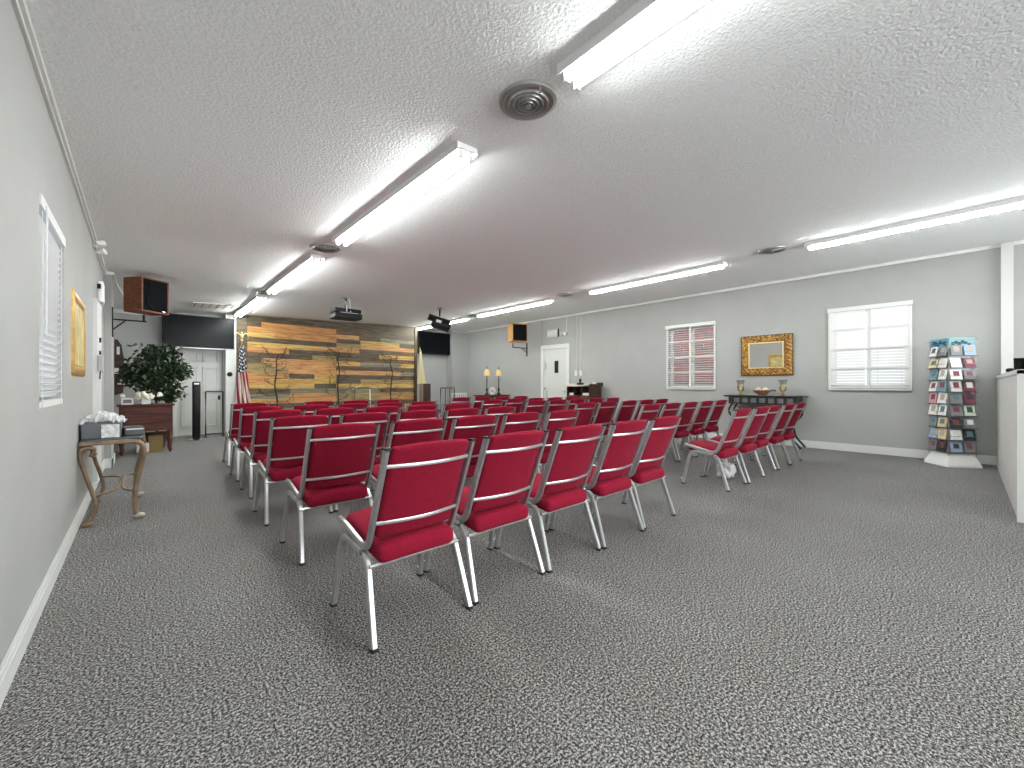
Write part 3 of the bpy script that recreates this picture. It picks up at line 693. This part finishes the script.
flag((1.665, 10.82, 0), 2.07, 'striped star-spangled flag on a pole with gold eagle finial', flagmat(), .07, .29, 2.0, .62, .02, 'eagle')
flag((6.36, 11.25, 0), 2.15, 'cream white flag on a pole right of the plank wall', mat('cream_cloth', (226, 216, 178), .8), .05, .24, 2.15, 1.12, .03, 'spear')
t = thing('slim_cabinet', 'narrow dark brown cabinet under the cream flag', 'cabinet', (6.42, 11.0, 0))
MB().bb(-.14, .12, -.08, .08, 0, 1.14).build('body', DKWOOD, t); MB().bb(-.155, -.14, -.08, .08, 0, 1.14).build('side_edge', METAL, t)

# ------------------------------------------------------------------ wire trees on the plank wall
WIRE = mat('black_wire', (22, 20, 18), .6)
def wire_tree(x, seed, top, lean, label):
    s = x-WA.x; yw = WA.y+s*math.tan(wang)
    t = thing('metal_tree', label, 'wall decoration', (x, yw-.12, 0), wang, 'black wire trees')
    r = random.Random(seed); tr = MB(); br = MB()
    P = [(0, 0, .25), (.02*lean, 0, .7), (-.02, 0, 1.1), (.02, 0, 1.45), (lean*.02-.02, 0, top-.2), (lean*.02+.02, 0, top-.05), (lean*.08, 0, top)]
    sp = smooth_path(P, 8); tr.sweep(sp, .019, n=6, taper=lambda k: 1-.5*k)
    tr.build('trunk', WIRE, t)
    for i in range(15):
        p = sp[6+int((len(sp)-10)*i/15)]; sd = 1 if i % 2 else -1; L = r.uniform(.16, .42)
        e = [tuple(p), (p.x+sd*L*.45, r.uniform(-.02, .02), p.z-.02+r.uniform(0, .06)), (p.x+sd*L*.85, r.uniform(-.03, .03), p.z+.06+r.uniform(-.04, .08)), (p.x+sd*L, 0, p.z+.16+r.uniform(-.05, .08))]
        q = smooth_path(e, 5); br.sweep(q, .008, n=5, taper=lambda k: 1-.6*k)
        for k in (6, 9, 12):
            c = q[k]; a = Vector((r.uniform(-.09, .09), r.uniform(-.02, .02), r.uniform(.03, .12)*r.choice((1, 1, -1))))
            br.sweep([tuple(c), tuple(c+a*.6), tuple(c+a+Vector((.02, 0, 0)))], .005, n=4)
    MB().bb(-.12, .12, -.06, .06, 0, .02).sweep([(0, 0, .01), (0, 0, .27)], .013, n=6).build('base', WIRE, t)
    br.build('branches', WIRE, t)
wire_tree(2.38, 4, 1.86, 1.6, 'black wire tree nearest the striped flag on plank wall')
wire_tree(3.89, 8, 1.99, -.2, 'middle black wire tree on the plank wall')
wire_tree(5.47, 12, 1.95, -1.8, 'black wire tree nearest the cream flag on plank wall')
t = thing('lectern', 'slim clear lectern whose white edge shows before the plank wall', 'lectern', (4.03, 9.9, 0))
ACR = mat('frosted_edge', (240, 240, 232), .3)
MB().sweep([(.20, 0, .02), (.175, 0, 1.0)], .012, .012, n=6).build('post', ACR, t)
MB().sweep([(-.24, .05, .99), (-.02, .05, 1.10)], .009, .006, n=6).build('top_edge', ACR, t)
MB().bb(-.25, .25, -.18, .18, 0, .02).build('base', ACR, t)
MB().box((-.02, .05, 1.03), (.48, .3, .006), M=Matrix.Rotation(.1, 3, 'X')).build('reading_plate', GLASS, t)
MB().bb(-.24, -.23, -.1, .1, .02, 1.0).build('side_panel', GLASS, t)

# ------------------------------------------------------------------ lamp table, far right
t = thing('side_table', 'dark red table holding two gold shaded lamps', 'table', (8.0, 9.75, 0))
b = MB(); b.rbox((0, 0, .785), (1.15, .42, .03), .008); b.build('tabletop', MAHOG, t)
MB().bb(-.5, .5, -.18, .18, .66, .77).build('apron', MAHOG, t)
for sx in (-1, 1):
    for sy in (-1, 1): MB().bb(sx*.48-.025, sx*.48+.025, sy*.16-.025, sy*.16+.025, 0, .66).build('leg', MAHOG, t)
SH = mat('gold_shade', (226, 198, 140), .7, noise=.1, nscale=30)
def lamp(x, label):
    t = thing('table_lamp', label, 'lamp', (x, 9.72, .80))
    MB().lathe([(.075, 0), (.07, .02), (.03, .05), (.02, .1), (.035, .16), (.018, .2), (.012, .26), (.016, .45), (.01, .6)], n=16).build('base', DARKM, t, smooth=True)
    MB().lathe([(.10, .58), (.085, .68), (.055, .78), (.05, .78), (.08, .68), (.095, .58)], n=20).build('lamp_shade', SH, t, smooth=True)
    MB().lathe([(.005, .6), (.005, .80), (.014, .82), (.002, .87)], n=8).build('finial', BLACK, t)
lamp(7.77, 'gold shaded lamp on the left of the dark red table')
lamp(8.24, 'gold shaded lamp on the right of the dark red table')
t = thing('floral_dish', 'round white dish with dark flowers between the two lamps', 'dish', (8.0, 9.74, .80))
R = Matrix.Rotation(PI/2, 3, 'X'); MB().lathe([(.12, 0), (.125, .008), (.11, .014), (.01, .012)], M=R, c=(0, 0, .12), n=26).build('plate', WHITE, t)
b = MB(); r = random.Random(9); [b.ball((r.uniform(-.07, .07), -.016, .12+r.uniform(-.06, .06)), .014, n=6) for _ in range(7)]; b.build('flower_motif', WIRE, t)
t = thing('picket_rack', 'low white slatted rack behind the left block of chairs', 'rack', (7.15, 10.3, 0))
b = MB(); b.bb(-.26, .26, -.01, .01, .82, .86); b.bb(-.26, .26, -.01, .01, .1, .14); [b.bb(-.26+i*.075, -.24+i*.075, -.015, .015, 0, .86) for i in range(8)]; b.build('slats', WHITE, t)
for s in (-1, 1): MB().bb(s*.25-.01, s*.25+.01, -.12, .12, 0, .03).build('foot', WHITE, t)

# ------------------------------------------------------------------ exit sign, conduits, switches
t = thing('exit_sign', 'white exit sign box above the right door', 'sign', (XR, 7.86, 2.565), -PI/2)
MB().bb(-.20, .20, -.05, 0, -.11, .11).build('box', mat('sign_grey', (196, 198, 192), .5), t)
MB().bb(.20, .206, -.052, 0, -.11, .11).build('end_cap', DARKM, t)
def letters(txt, size, m, parent, loc, rot, name='lettering', ext=.002):
    c = bpy.data.curves.new(name, 'FONT'); c.body = txt; c.size = size; c.extrude = ext; c.align_x = 'CENTER'; c.align_y = 'CENTER'
    o = bpy.data.objects.new(name, c); COL.objects.link(o)
    dg = bpy.context.evaluated_depsgraph_get(); me = bpy.data.meshes.new_from_object(o.evaluated_get(dg)); bpy.data.objects.remove(o); me.materials.clear(); me.materials.append(m); me.name = name
    o = bpy.data.objects.new(name, me); COL.objects.link(o); o.parent = parent; o.location = loc; o.rotation_euler = rot; return o
letters('EXIT', .17, mat('letter_white', (246, 246, 240), .5), t, (0, -.053, 0), (PI/2, 0, 0))
t = thing('emergency_light', 'small twin-headed emergency light right of the exit sign', 'light', (XR, 7.42, 2.52), -PI/2)
MB().bb(-.05, .05, -.04, 0, -.04, .04).build('box', WHITE, t)
for s in (-1, 1): MB().lathe([(.035, 0), (.04, .03), (.03, .05)], M=Matrix.Rotation(PI/2, 3, 'X'), c=(s*.07, -.03, 0), n=14).build('lamp_head', METAL, t)
def conduit(y, z0, z1, label, r=.012): tag(MB().sweep([(0, 0, z0), (0, 0, z1)], r, n=8).build('conduit', mat('painted_conduit', (206, 204, 196), .5), loc=(XR-.014, y, 0)), label, 'pipe', 'thin pipes on the right wall')
conduit(7.00, 1.50, 2.97, 'left one of two thin conduits above the switches')
conduit(6.86, 1.50, 2.97, 'right one of two thin conduits above the switches')
conduit(7.36, 2.57, 2.97, 'short conduit running up from the emergency light')
for y, l in ((7.02, 'left white switch box on the right wall'), (6.86, 'right white switch box on the right wall')):
    t = thing('switch_box', l, 'switch', (XR, y, 1.42)); MB().bb(-.035, 0, -.045, .045, -.07, .07).build('box', WHITE, t); MB().bb(-.045, -.035, -.008, .008, -.015, .015).build('toggle', WHITE, t)

# ------------------------------------------------------------------ reading desk by right wall
t = thing('pulpit_desk', 'dark wooden desk with open pigeonholes and a cream top by right wall', 'desk', (8.34, 6.5, 0))
def bowl(P): P.z += .10*(P.y/.4)**2*(1 if P.z > 0 else 1)*.35; return P
b = MB(); b.bb(-.24, .24, -.36, -.34, .0, 1.06); b.bb(-.24, .24, .34, .36, 0, 1.06); b.bb(.22, .24, -.36, .36, 0, 1.06); b.bb(-.24, .22, -.34, .34, .82, .84); b.bb(-.24, .22, -.34, .34, 0, .05); b.bb(-.24, .22, -.11, -.10, .84, 1.06); b.bb(-.24, .22, .12, .13, .84, 1.06)
b.build('case', DKWOOD, t)
MB().bb(-.24, -.22, -.34, .34, .05, .82).build('front_panel', MAHOG, t)
MB().rbox((-.02, 0, 1.08), (.56, .80, .03), .01, mid=(1, 10, 1), fn=bowl).build('top', mat('cream_runner', (214, 208, 190), .6), t)
MB().bb(.0, .26, -.405, -.39, 1.06, 1.16).bb(-.28, .0, -.40, -.385, 1.06, 1.13).build('side_rail', DKWOOD, t)
for (y, dy, l) in ((.22, .07, 'white paper stack in left pigeonhole of the dark desk'), (-.22, .09, 'white paper stack in right pigeonhole of the dark desk')):
    tag(MB().bb(-.09, .09, -dy, dy, 0, .06).build('paper_stack', WHITE, loc=(8.22, 6.5+y, .842)), l, 'papers')
t = thing('desk_telephone', 'small black telephone on top of the dark desk', 'telephone', (8.35, 6.62, 1.098))
MB().rbox((0, 0, .03), (.14, .13, .05), .01).build('base', BLACK, t); MB().rbox((0, 0, .1), (.05, .05, .13), .015).build('handset', BLACK, t)
b = MB(); r = random.Random(4); [b.ball((r.uniform(-.05, .05), r.uniform(-.1, .1), .03+r.uniform(0, .02)), .03, n=7) for _ in range(9)]
tag(b.build('tissue_pile', WHITE, loc=(8.5, 6.28, 1.10)), 'crumpled white tissues on right end of the dark desk', 'tissues')

# ------------------------------------------------------------------ gold mirror
GOLD = mat('antique_gold', (176, 136, 76), .42, .6, noise=.75, nscale=34)
GOLDD = mat('dark_gold', (96, 66, 34), .45, .5, noise=.4, nscale=30)
def carved_frame(w_, h_, fw, depth, amp, seed):
    """rectangular frame in the x-z plane, front toward -y, with carved relief"""
    b = MB(); r = random.Random(seed); K = 9
    loops = []
    per = []
    N = [int(w_/.012), int(h_/.012)]
    pts = []
    for i in range(N[0]): pts.append((-1+2*i/N[0], -1))
    for i in range(N[1]): pts.append((1, -1+2*i/N[1]))
    for i in range(N[0]): pts.append((1-2*i/N[0], 1))
    for i in range(N[1]): pts.append((-1, 1-2*i/N[1]))
    vs = []; P = len(pts)
    for k in range(K):
        t_ = k/(K-1); inn = fw*t_; prof = depth*(.35+.65*math.sin(PI*min(1, t_*1.15))**.8) if k not in (0, K-1) else (0 if k == 0 else depth*.2)
        for i, (a, c) in enumerate(pts):
            x = a*(w_/2-inn); z = c*(h_/2-inn)
            bump = amp*(math.sin(x*95+k*1.3)*math.cos(z*90-k)+.6*math.sin(i*1.9+k*2.1)) if 0 < k < K-1 else 0
            vs.append((x, -prof-bump, z))
    fs = [(k*P+i, k*P+(i+1) % P, (k+1)*P+(i+1) % P, (k+1)*P+i) for k in range(K-1) for i in range(P)]
    return b.add(vs, fs)
MIRR = mat('mirror_glass', (225, 226, 224), .02, 1.0)
t = thing('wall_mirror', 'ornate carved gold mirror over the black console table', 'mirror', (XR-.02, 2.50, 1.655), -PI/2); t.rotation_euler = (.026, 0, -PI/2)
carved_frame(.86, .76, .155, .045, .014, 3).build('frame', GOLD, t, smooth=True)
MB().bb(-.43, .43, -.02, 0, -.38, .38).build('backing', GOLDD, t)
b = MB(); w_, h_, q = .275, .225, .02
for (x0, x1, z0, z1) in ((-w_-q, w_+q, -h_-q, -h_), (-w_-q, w_+q, h_, h_+q), (-w_-q, -w_, -h_, h_), (w_, w_+q, -h_, h_)): b.bb(x0, x1, -.045, 0, z0, z1)
b.build('inner_liner', mat('pale_gold', (222, 196, 142), .35, .6), t)
MB().bb(-w_, w_, -.024, -.021, -h_, h_).build('glass', MIRR, t)
# framed picture on left wall
t = thing('framed_picture', 'gold framed picture on the left wall past the window', 'picture', (XL, 4.60, 1.475), PI/2)
b = carved_frame(.83, .62, .09, .016, .0015, 5); b.build('frame', mat('bright_gold', (206, 164, 92), .35, .6, noise=.2, nscale=20), t, smooth=True)
MB().bb(-.41, .41, -.006, 0, -.305, .305).build('backing', GOLDD, t)
PIC = mat('painting', (186, 170, 112), .6, noise=.35, nscale=7)
MB().bb(-.33, .33, -.009, -.006, -.225, .225).build('canvas', PIC, t)

# ------------------------------------------------------------------ black console table with vases
BW = mat('black_wood', (24, 22, 22), .35); LAT = mat('aged_panel', (92, 96, 92), .5, noise=.3, nscale=30)
t = thing('console_table', 'black console table under the gold mirror', 'table', (8.46, 2.47, 0))
MB().rbox((0, 0, .895), (.40, 1.26, .03), .008).build('tabletop', BW, t)
MB().bb(-.17, .17, -.55, .55, .75, .88).build('apron', BW, t)
b = MB(); [b.bb(-.176, -.17, -.49+i*.142, -.49+i*.142+.09, .775, .865) for i in range(7)]; b.build('carved_panel', LAT, t)
for sy in (-1, 1):
    for sx in (-1, 1):
        P = smooth_path([(sx*.13, sy*.50, .75), (sx*.13, sy*.56, .60), (sx*.13, sy*.44, .40), (sx*.13, sy*.46, .2), (sx*.14, sy*.56, .06), (sx*.14, sy*.60, .012)], 6)
        MB().sweep(P, .014, .016, n=7).build('leg', DARKM, t, smooth=True)
    MB().sweep(smooth_path([(-.13, sy*.46, .2), (0, sy*.40, .26), (.13, sy*.46, .2)], 5), .009, n=6).build('stretcher', DARKM, t)
b = MB()
for sy in (-1, 1):
    b.sweep(smooth_path([(-.15, sy*.50, .74), (-.15, sy*.38, .70), (-.15, sy*.34, .62), (-.15, sy*.40, .58), (-.15, sy*.44, .63)], 5), .009, n=6)
b.build('scroll', DARKM, t, smooth=True)
AMB = mat('amber_glass', (168, 152, 112), .2, .15, noise=.7, nscale=30)
def vase(y, label):
    t = thing('glass_vase', label, 'vase', (8.44, y, .91), 0, 'gold speckled vases on the console')
    MB().lathe([(.045, 0), (.05, .01), (.015, .03), (.018, .05), (.055, .10), (.062, .15), (.05, .20), (.06, .26), (.072, .275), (.066, .272), (.045, .2), (.055, .14), (.01, .06)], n=20).build('bowl', AMB, t, smooth=True)
    b = MB(); b.lathe([(.05, .19), (.063, .255), (.078, .28), (.07, .28), (.052, .20)], n=14); b.build('rim', mat('grey_glass', (150, 146, 142), .2, .2), t, smooth=True)
vase(2.86, 'footed gold speckled vase on the left of the black console'); vase(2.17, 'footed gold speckled vase on the right of the black console')
t = thing('fruit_bowl', 'low woven bowl with two pale balls on the black console', 'bowl', (8.44, 2.50, .91))
MB().lathe([(.06, 0), (.09, .03), (.14, .08), (.15, .095), (.135, .085), (.08, .04), (.01, .03)], n=24).build('bowl', mat('woven_brown', (146, 106, 84), .6, noise=.3, nscale=40), t, smooth=True)
MB().sweep(smooth_path([(0, -.14, .08), (0, -.2, .1), (0, -.22, .07)], 4), .012, n=6).build('handle', DKWOOD, t)
for y, l in ((2.55, 'left pale ball in the bowl on the console'), (2.43, 'right pale ball in the bowl on the console')):
    tag(MB().ball((0, 0, 0), .055, n=14).build('decor_ball', mat('pale_ball', (214, 190, 164), .5, noise=.25, nscale=14), smooth=True, loc=(8.42, y, 1.0)), l, 'ornament')

# ------------------------------------------------------------------ brochure rack
RC = Vector((8.27, .12)); ra = math.atan2(-.055, -.48)   # corner pointing at the viewer
t = thing('brochure_rack', 'tall wire brochure rack full of booklets by the right wall', 'rack', (RC.x, RC.y, 0), math.radians(-8)+0)
CARD = mat('white_card', (236, 236, 232), .6); WIREG = mat('grey_wire', (150, 150, 150), .35, .6)
b = MB()
def frus(b, a0, a1, z0, z1, n=4, rot=PI/4):
    vs = [(a0*math.cos(rot+2*PI*i/n), a0*math.sin(rot+2*PI*i/n), z0) for i in range(n)]+[(a1*math.cos(rot+2*PI*i/n), a1*math.sin(rot+2*PI*i/n), z1) for i in range(n)]
    b.add(vs, [tuple(range(n-1, -1, -1)), tuple(range(n, 2*n))]+[(i, (i+1) % n, n+(i+1) % n, n+i) for i in range(n)])
frus(b, .28, .275, 0, .03, 4, PI); frus(b, .275, .2, .03, .17, 4, PI); b.build('base', CARD, t)
# two visible faces: left face normal n1, right face normal n2 (local), plus the rest of the square tower
HWD = .20
b = MB()
for (sx, sy) in ((-1, 0), (0, -1), (1, 0), (0, 1)): b.sweep([(sx*.225, sy*.225, .15), (sx*.21, sy*.21, 1.70)], .006, n=6)
for i in range(10):
    z = .20+i*.162; q = .225
    for k in range(4):
        c = [(-q, 0), (0, -q), (q, 0), (0, q)]; a, d = c[k], c[(k+1) % 4]; b.sweep([(a[0], a[1], z), (d[0], d[1], z)], .003, n=4); b.sweep([(a[0]*1.1, a[1]*1.1, z+.05), (d[0]*1.1, d[1]*1.1, z+.05)], .003, n=4)
b.build('wire_frame', WIREG, t)
for i in range(9):
    b = MB(); z = .19+i*.162
    for k in range(4):
        c = [(-1, 0), (0, -1), (1, 0), (0, 1)]; a, d = Vector(c[k]), Vector(c[(k+1) % 4]); q0, q1 = .20, .25
        b.add([(a.x*q0, a.y*q0, z), (d.x*q0, d.y*q0, z), (d.x*q1, d.y*q1, z), (a.x*q1, a.y*q1, z), (a.x*q0, a.y*q0, z+.006), (d.x*q0, d.y*q0, z+.006), (d.x*q1, d.y*q1, z+.006), (a.x*q1, a.y*q1, z+.006)], [(0, 3, 2, 1), (4, 5, 6, 7), (0, 1, 5, 4), (1, 2, 6, 5), (2, 3, 7, 6), (3, 0, 4, 7)])
    b.build('shelf_tray', mat('grey_tray', (96, 100, 106), .4), t)
b = MB(); b.bb(-.14, .14, -.14, .14, .16, 1.68, None); MZ = Matrix.Rotation(PI/4, 3, 'Z'); b = MB(); b.box((0, 0, .93), (.24, .24, 1.52), M=MZ); b.build('inner_column', mat('pale_core', (176, 178, 178), .6), t)
def facepos(face, s, out, z):
    """point on left (0) / right (1) visible face of the diamond tower, s from -1..1"""
    A = [(0, .225), (-.225, 0)] if face == 0 else [(-.225, 0), (0, -.225)]
    a, d = Vector(A[0]), Vector(A[1]); p = a+(d-a)*(s+1)/2; nrm = Vector((-1, 1)).normalized() if face == 0 else Vector((-1, -1)).normalized()
    return Vector((p.x+nrm.x*out, p.y+nrm.y*out, z)), math.atan2(nrm.y, nrm.x)+PI/2
# header
hm = [mat('header_cyan', (84, 168, 192), .5), mat('header_pale', (128, 172, 172), .5)]
for fc in (0, 1):
    p, a = facepos(fc, 0, -.02, 1.665); M = Matrix.Rotation(a, 3, 'Z')
    MB().box(p, (.31, .012, .14), M=M).build('header_card', hm[fc], t)
    b = MB(); r = random.Random(20+fc)
    for i in range(6): 
        p2, _ = facepos(fc, -.62+i*.23, -.012, 1.665+r.uniform(-.02, .02)); b.rbox(p2, (.034, .006, r.uniform(.03, .06)), .002, M=M, seg=1)
    b.build('header_print', mat('dark_ink', (28, 60, 82), .5), t)
PAL = {'white': (232, 230, 226), 'pink': (200, 150, 156), 'yellow': (214, 200, 150), 'grey': (126, 128, 130), 'teal': (110, 150, 160), 'blue': (150, 170, 196), 'maroon': (120, 60, 74), 'black': (44, 44, 46), 'tan': (206, 188, 146), 'pale green': (196, 210, 190)}
COLS = [['white', 'grey', 'grey', 'blue'], ['yellow', 'white', 'white', 'maroon'], ['teal', 'white', 'white', 'grey'], ['white', 'teal', 'white', 'maroon'], ['pink', 'white', 'grey', 'maroon'], ['white', 'white', 'grey', 'pale green'], ['grey', 'tan', 'black', 'grey'], ['blue', 'tan', 'white', 'black'], ['grey', 'black', 'blue', 'grey']]
TN = ['top', 'second', 'third', 'fourth', 'fifth', 'sixth', 'seventh', 'eighth', 'bottom']; CN = ['far left', 'inner left', 'inner right', 'far right']
Rz = Matrix.Rotation(t.rotation_euler[2], 4, 'Z'); rr = random.Random(31)
for i, row in enumerate(COLS):
    z = .19+.162*(8-i)+.012
    for k, cn in enumerate(row):
        fc = k//2; s = -.48 if k % 2 == 0 else .48
        p, a = facepos(fc, s, .018, z); pw_ = Rz @ p
        o = thing('booklet', f'{cn} booklet in the {TN[i]} tier of the rack, {CN[k]} pocket', 'booklet', (pw_.x+RC.x, pw_.y+RC.y, pw_.z), a+t.rotation_euler[2]+rr.uniform(-.08, .08), 'booklets in the brochure rack')
        o.rotation_euler = (math.radians(rr.uniform(-16, -8)), 0, o.rotation_euler[2])
        hh = rr.uniform(.125, .15)
        MB().bb(-.062, .062, -.006, .006, 0, hh).build('cover', mat('booklet_'+cn.replace(' ', '_'), PAL[cn], .5), o)
        pc = rr.choice([(60, 66, 78), (170, 160, 150), (120, 60, 70), (90, 120, 130), (220, 220, 216)])
        MB().bb(-.032, .034, -.0075, -.006, hh*.35, hh*.85).build('cover_print', mat('print_%d_%d_%d' % pc, pc, .5), o)

# ------------------------------------------------------------------ counter at the right edge
t = thing('reception_counter', 'grey counter with white edging at the right side of the room', 'counter', (5.21, -.30, 0))
MB().bb(.02, XR-.07-5.21, -.03, .012, 0, 1.20).build('front_panel', mat('pale_panel', (214, 214, 210), .6, noise=.03, nscale=5), t)
b = MB(); b.bb(0, .03, -.05, .02, 0, 1.22); b.bb(0, XR-.02-5.21, -.02, .02, 1.19, 1.225); b.build('edge_trim', WHITE, t)
MB().bb(0, 3.2, -.62, -.03, 1.17, 1.20).build('worktop', WHITE, t)
b = MB(); b.bb(0.0, .5, -.6, -.05, .0, .93); b.bb(.02, .5, -.6, -.58, .93, 1.17); b.bb(.3, .5, -.6, -.05, .93, 1.17); b.build('cabinet', WHITE, t)
MB().bb(-.004, 0, -.55, -.062, .86-.13, .93+.08).build('dark_opening', DARKM, t)
tag(MB().lathe([(.028, 0), (.03, .09), (.032, .095)], n=16).build('cup', BLACK, loc=(5.35, -.298, 1.226), smooth=True), 'black cup on the near end of the grey counter', 'cup')
tag(MB().rbox((0, 0, .02), (.14, .05, .04), .015).build('tape_dispenser', BLACK, loc=(6.4, -.298, 1.226), smooth=True), 'low black tape dispenser on the grey counter', 'dispenser')
t = thing('card_terminal', 'black card terminal behind the cup on the grey counter', 'terminal', (5.33, -.41, 1.20))
MB().rbox((0, 0, .06), (.16, .12, .12), .02).build('base', BLACK, t); MB().rbox((.03, 0, .12), (.05, .08, .08), .02).build('screen', SCR, t)

# ------------------------------------------------------------------ iron table on the left
IRON = mat('weathered_iron', (128, 108, 86), .5, .35, noise=.3, nscale=14); STONE = mat('grey_slate', (74, 76, 78), .5, noise=.2, nscale=8)
TY0, TY1 = 4.56, 5.45
t = thing('iron_table', 'weathered scroll-legged iron table against the left wall', 'table', (XL, TY0, 0))
X1 = .375; LY = TY1-TY0
b = MB(); b.rbox((X1/2+.005, LY/2, .665), (X1-.02, LY+.02, .012), .004); b.build('tabletop', STONE, t)
b = MB(); b.sweep([(.02, 0, .645), (X1-.06, 0, .645)], .022, .018, n=8, square=True); b.sweep([(.02, LY, .645), (X1-.06, LY, .645)], .022, .018, n=8, square=True)
b.sweep([(.02, 0, .645), (.02, LY, .645)], .014, .018, n=8, square=True); b.sweep([(X1-.03, .02, .645), (X1-.03, LY-.02, .645)], .014, .018, n=8, square=True)
b.build('top_frame', IRON, t, smooth=True)
for yy in (0, LY):
    P = smooth_path([(X1-.07, yy, .648), (X1-.015, yy, .62), (X1+.005, yy, .55), (X1-.02, yy, .40), (X1-.045, yy, .26), (X1-.05, yy, .12), (X1-.04, yy, .03)], 6)
    l = MB().sweep(P, .017, .017, n=8, up=(0, 1, 0), taper=lambda k: 1.15-.2*k).build('leg', IRON, t, smooth=True)
    MB().ball((X1-.025, yy, .028), .03, sq=(1.4, .8, .8)).build('scroll_foot', mat('worn_silver', (170, 160, 146), .45, .5, noise=.3, nscale=40), l, smooth=True)
    P = smooth_path([(.10, yy, .57), (.075, yy, .545), (.09, yy, .60), (.03, yy, .605), (.0125, yy, .55), (.04, yy, .42), (.085, yy, .24), (.10, yy, .12), (.05, yy, .025)], 6)
    l = MB().sweep([(max(p[0], .014), p[1], p[2]) for p in P], .014, .016, n=8, up=(0, 1, 0)).build('leg', IRON, t, smooth=True)
    MB().ball((.05, yy, .02), .02, sq=(1.8, 1, 1)).build('scroll_foot', IRON, l, smooth=True)
b = MB(); cy = LY/2
b.sweep(smooth_path([(.09, 0, .235), (.2, .12, .245), (.235, cy, .26), (.2, LY-.12, .245), (.09, LY, .235)], 6), .012, .008, n=6)
b.sweep(smooth_path([(X1-.05, 0, .235), (X1-.12, .12, .245), (.245, cy, .26), (X1-.12, LY-.12, .245), (X1-.05, LY, .235)], 6), .012, .008, n=6)
b.build('stretcher', IRON, t, smooth=True)
# basket with plastic wrap, slate book
t = thing('wrapped_basket', 'grey and white box stuffed with clear plastic wrap on iron table', 'box', (-.235, 4.70, .671))
def flare(P): k = 1+.25*(P.z); return Vector((P.x*k, P.y*k, P.z))
MB().rbox((0, .08, .06), (.23, .30, .12), .008, fn=flare).build('box', mat('dark_grey_box', (92, 96, 100), .55), t)
MB().bb(.0, .105, -.077, -.073, .005, .112).build('printed_panel', mat('mottled_white', (206, 208, 206), .6, noise=.4, nscale=26), t)
PLW = mat('plastic_wrap', (246, 248, 250), .18, alpha=.55)
f = MB(); r = random.Random(12); n = 15
vs = [(-.14+.28*i/n+r.uniform(-.01, .01), -.08+.34*j/n, .115+r.uniform(0, .11)*(math.sin(PI*i/n)*.8+.2)) for j in range(n+1) for i in range(n+1)]
f.add(vs, [(j*(n+1)+i, j*(n+1)+i+1, (j+1)*(n+1)+i+1, (j+1)*(n+1)+i) for j in range(n) for i in range(n)])
f.build('plastic_wrap', PLW, t)
t = thing('slate_box', 'dark slate coloured case lying on the iron table corner', 'box', (-.05, 4.85, .671), .1)
MB().rbox((0, 0, .035), (.13, .22, .07), .01).build('case', STONE, t); MB().bb(-.055, .055, -.113, -.11, .05, .06).build('paper_edge', WHITE, t)

# ------------------------------------------------------------------ little wall things on the left
t = thing('security_light', 'white two-lobed light fixture high on the left wall', 'light', (XL, 5.98, 2.53))
MB().rbox((.014, 0, 0), (.028, .14, .07), .008).build('base', WHITE, t)
for s, dz in ((-1, .0), (1, -.05)): MB().lathe([(.018, 0), (.026, .03), (.03, .07), (.015, .07)], M=Matrix.Rotation(PI/2*.8*1, 3, 'Y') @ Matrix.Rotation(s*.5, 3, 'X'), c=(.025, s*.1, dz), n=14).build('lamp_head', HOUS, t, smooth=True)
t = thing('alarm_box', 'white alarm sounder below the ceiling strip on left wall', 'alarm', (XL, 6.62, 2.15))
MB().rbox((.025, 0, 0), (.05, .22, .24), .02).build('body', HOUS, t, smooth=True); MB().bb(0, .03, -.14, -.11, .03, .08).build('dark_sensor', BLACK, t)
t = thing('trim_6', 'white vertical door casing on the left wall beyond gold picture', 'trim', (XL, 6.15, 0)); t['kind'] = 'structure'
b = MB(); b.bb(0, .035, -.25, .35, .125, 1.98); b.build('casing', WHITE, t)
b = MB(); b.bb(.035, .05, -.02, .02, 1.55, 1.6); b.bb(.035, .05, -.02, .02, 1.42, 1.46); b.build('latch_hole', BLACK, t)
t = thing('intercom', 'grey intercom box on the white casing', 'intercom', (XL+.036, 5.95, 1.32)); MB().rbox((.02, 0, 0), (.04, .14, .16), .008).build('body', mat('pale_grey', (176, 178, 174), .5), t)
MB().sweep([(.02, -.04, -.08), (.02, -.12, -.16)], .006, n=5).build('cord', DARKM, t)
t = thing('cable_conduit', 'white conduit running from the pilaster toward the walnut speaker', 'pipe', (-.27, 8.0, 2.55))
MB().sweep(arc([(.0, 0, .0), (.03, .3, -.04), (.12, .6, -.22), (.22, .6, -.22)], .04, 4), .014, n=6).build('pipe', WHITE, t)

# ------------------------------------------------------------------ plastic bag under chair of the right block
f = MB(); r = random.Random(6)
def crumple(P): return P*(1+.22*math.sin(P.x*60+P.z*45)*math.cos(P.y*55))
f.rbox((0, 0, .075), (.20, .17, .15), .05, mid=(5, 5, 5), fn=crumple)
for s in (-1, 1): f.sweep(smooth_path([(s*.03, 0, .13), (s*.04, .01, .20), (s*.01, 0, .17)], 4), .012, .004, n=5)
tag(f.build('plastic_bag', mat('bag_white', (240, 240, 238), .35), loc=(5.22, 1.93, 0)), 'crumpled white plastic bag on carpet under the right block chairs', 'bag')
